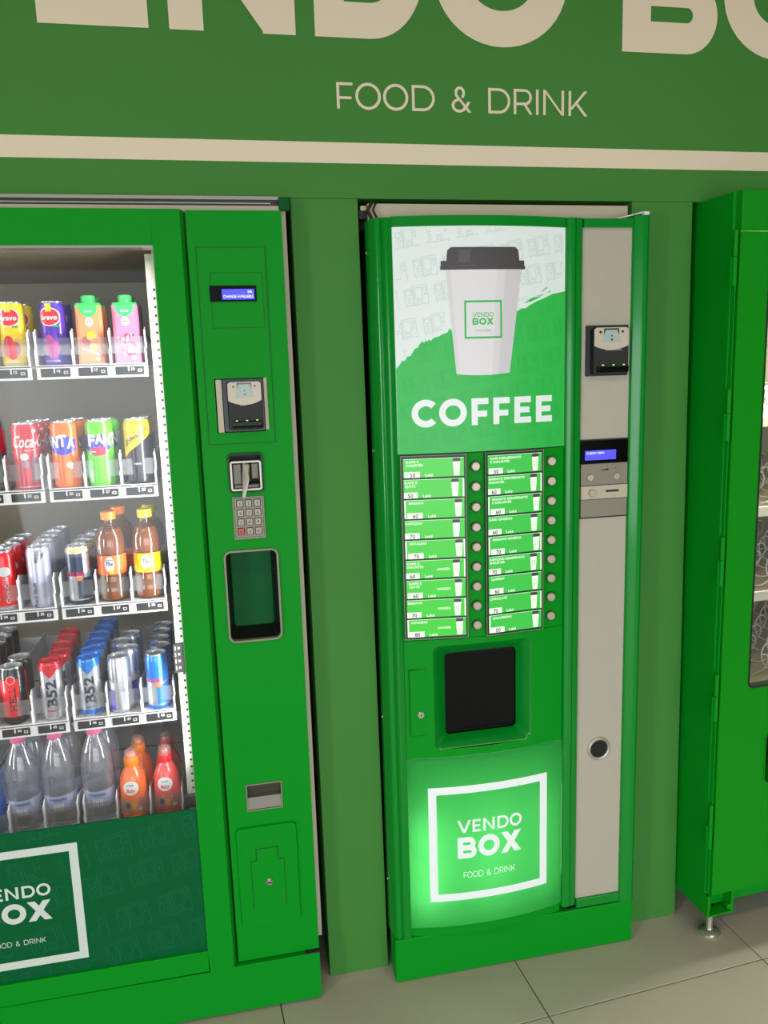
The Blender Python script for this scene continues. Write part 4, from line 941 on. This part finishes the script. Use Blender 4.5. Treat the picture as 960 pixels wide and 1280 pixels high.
for x, lab, cp, ds_, xs in ((-.264, 'c_tealab', 'c_caporg', 'iced tea bottle with orange label and orange cap', [0, .014]), (-.184, 'c_yellab', 'c_capyel', 'iced tea bottle with yellow label and yellow cap', [0, .004])):
    a = bottle('tea_bottle', tp, 'pet_tea', [(.0165, .188), (.0168, .190), (.0168, .2045), (.0155, .206), (0, .206)], cp, [(.064, .108, .0325, lab)], p_tea,
        fill=([(r*.93, z+.002) for r, z in tp[:13]], 'amber_liquid'))
    row(a, x, 2, 2, .070, ds_, ys=.155, xs=xs)
# fourth shelf
def p_hell(m, r, h):
    Wp = wrap(r, R(-8)); rect(m, Wp, -.030, .022, h*.14, h*.80, .0003, 0, 12); text(m, Wp, 'HELL', .014, h*.24, .014, width=.058, bold=.02, mi=1, rot=True, e=.0008); text(m, Wp, 'ENERGY DRINK', .0185, h*.16, .0036, width=.045, mi=2, rot=True)
    oval(m, Wp, .006, h*.80, .0095, .010, .0007, 2, 10); oval(m, Wp, .006, h*.80, .008, .0085, .0010, 0, 10); return ['c_hellred', 'c_black', 'c_greylab']
a = can('energy_can', .0265, .1345, [(1, 'c_black')], prints=p_hell); row(a, -.505, 3, 2, .062, 'black and red energy can with upright lettering', xs=[0, .004])
a = can('energy_can', .0265, .1345, [(1, 'c_black')], prints=p_hell); row(a, -.588, 3, 4, .058, 'black energy can at the left edge', ys=.27, xs=[0, .002, .004, .006])
def p_b52(col):
    def f(m, r, h):
        Wp = wrap(r); strip(m, Wp, rng(-.028, .028, 16), lambda s: h*(.74+min(abs(s), .016)*7.5 if abs(s) < .028 else .9), lambda s: h*.95, .0004, 0)
        text(m, Wp, 'B52', .011, h*.24, .022, width=.064, bold=.028, mi=1, rot=True, e=.0008); text(m, Wp, 'ENERGY', 0, h*.16, .004, width=.02, mi=0, align='c'); 
        if col == 'c_sky': rect(m, Wp, -.03, .03, h*.045, h*.12, .0005, 0, 12)
        return [col, 'c_navy']
    return f
a = can('energy_can', .0265, .1385, [(.88, 'alu'), (1, 'c_bzred')], lidmat='c_bzred', tabmat='c_bzred', prints=p_b52('c_bzred')); row(a, -.421, 3, 5, .056, 'silver energy can with red top and navy numerals', xs=[0, .012, .008, .010, .006], rot=4)
a = can('energy_can', .0265, .1385, [(.88, 'alu'), (1, 'c_sky')], lidmat='c_sky', tabmat='c_sky', prints=p_b52('c_sky')); row(a, -.337, 3, 6, .056, 'silver energy can with blue top and navy numerals', xs=[0, 0, .001, .003, .006, .010], rot=2)
a = can('energy_can', .0265, .1345, [(1, 'alu')], prints=lambda m, r, h: (rect(m, wrap(r, R(-12)), -.028, -.006, h*.06, h*.42, .0004, 0, 6), rect(m, wrap(r, R(-12)), .008, .022, h*.06, h*.40, .0004, 1, 4), ['c_rbblue', 'c_silverw'])[-1])
row(a, -.270, 3, 4, .056, 'silver energy can with violet blue blocks', xs=[0, .017, -.004, .012], rot=0, turn=[0, 70, 10, 70])
a = can('energy_can', .0265, .1335, [(.06, 'c_sky'), (.5, 'alu'), (1, 'c_sky')], prints=p_rb('c_sky', 'alu', 'SUGARFREE')); row(a, -.185, 3, 5, .056, 'light blue and silver energy can', xs=[0, .006, .002, .003, .003], rot=2)
# bottom shelf
wp_ = [(.022, 0), (.033, .003), (.0365, .012), (.0355, .040), (.0365, .046), (.0365, .058), (.0360, .060), (.0360, .086), (.0368, .090), (.0355, .096), (.0368, .102), (.0355, .108), (.0368, .114), (.0355, .120), (.0368, .126), (.0368, .140), (.0345, .160), (.0290, .186), (.0205, .208), (.0150, .218), (.0145, .226)]
def p_water(m):
    Wp = wrap(.0372, R(0)); text(m, Wp, 'DORRESHPEA', 0, .074, .006, width=.042, bold=.02, mi=0, align='c'); 
    for q in range(5): rect(m, Wp, -.010+q*.0045, -.0092+q*.0045, .048, .068, .0006, 0)
    rect(m, Wp, -.032, .032, .0440, .0460, .0006, 1, 12); rect(m, Wp, -.012, .012, .049, .067, .0004, 2, 5); return ['c_bluetxt', 'c_cappink', 'c_greylab']
def water(): return bottle('water_bottle', wp_, 'pet', [(.0165, .222), (.0172, .224), (.0172, .237), (.0160, .2385), (0, .2385)], 'c_cappink', [(.046, .086, .0369, 'water_label')], p_water, n=32)
a = water(); row(a, -.512, 4, 2, .078, 'clear water bottle with pink cap, left lane', ys=.163, xs=[0, .006])
a = water(); row(a, -.431, 4, 2, .078, 'clear water bottle with pink cap, middle lane', ys=.163, xs=[0, .006])
a = water(); row(a, -.343, 4, 2, .078, 'clear water bottle with pink cap, right lane', ys=.163, xs=[0, .006])
a = bottle('water_bottle', wp_, 'pet_blue', [(.0165, .222), (.0172, .224), (.0172, .237), (.0160, .2385), (0, .2385)], 'c_sky', [(.046, .086, .0369, 'c_sky')], None, n=32); row(a, -.592, 4, 1, .078, 'blue tinted water bottle at the left edge of the glass', ys=.163)
jp = [(.020, 0), (.031, .003), (.0330, .010), (.0330, .050), (.0315, .070), (.0310, .085), (.0290, .100), (.0220, .118), (.0145, .128), (.0135, .134)]
for x, cm_, ds_, xs in ((-.263, 'c_ojuice', 'orange kids juice bottle with domed sports cap', [0, .010]), (-.184, 'c_pjuice', 'red kids juice bottle with domed sports cap', [0, 0])):
    def p_j(m, cm_=cm_):
        Wp = wrap(.0332, R(-4)); oval(m, Wp, 0, .084, .018, .018, .0004, 0, 14); text(m, Wp, 'Baby', 0, .073, .010, width=.022, shear=.3, bold=.012, mi=1, align='c', e=.0009); text(m, Wp, 'HIPP', 0, .089, .004, width=.016, mi=2, align='c', e=.0009)
        rect(m, Wp, -.020, .016, .026, .056, .0005, 3, 8); oval(m, Wp, -.010, .040, .006, .008, .0010, 2, 8); oval(m, Wp, .004, .038, .006, .009, .0010, 4, 8); oval(m, Wp, .020, .028, .005, .005, .0008, 0, 8)
        return ['c_white', 'c_red', 'c_bluetxt', 'c_peach', 'c_sch']
    rt = bottle('juice_bottle', jp, cm_, [(.0165, .130), (.0172, .132), (.0172, .148), (.0165, .150), (.008, .152), (.007, .160), (0, .161)], 'c_caporg' if cm_ == 'c_ojuice' else 'c_red', [], p_j)
    MB().lathe([(.0155, .149), (.0155, .158), (.0130, .166), (.007, .171), (0, .172)], 18).build('dome_cap', 'dome', rt, smooth=True)
    row(rt, x, 4, 2, .070, ds_, ys=.155, xs=xs)
for o in bpy.data.objects:
    if '_r' in o: del o['_r']
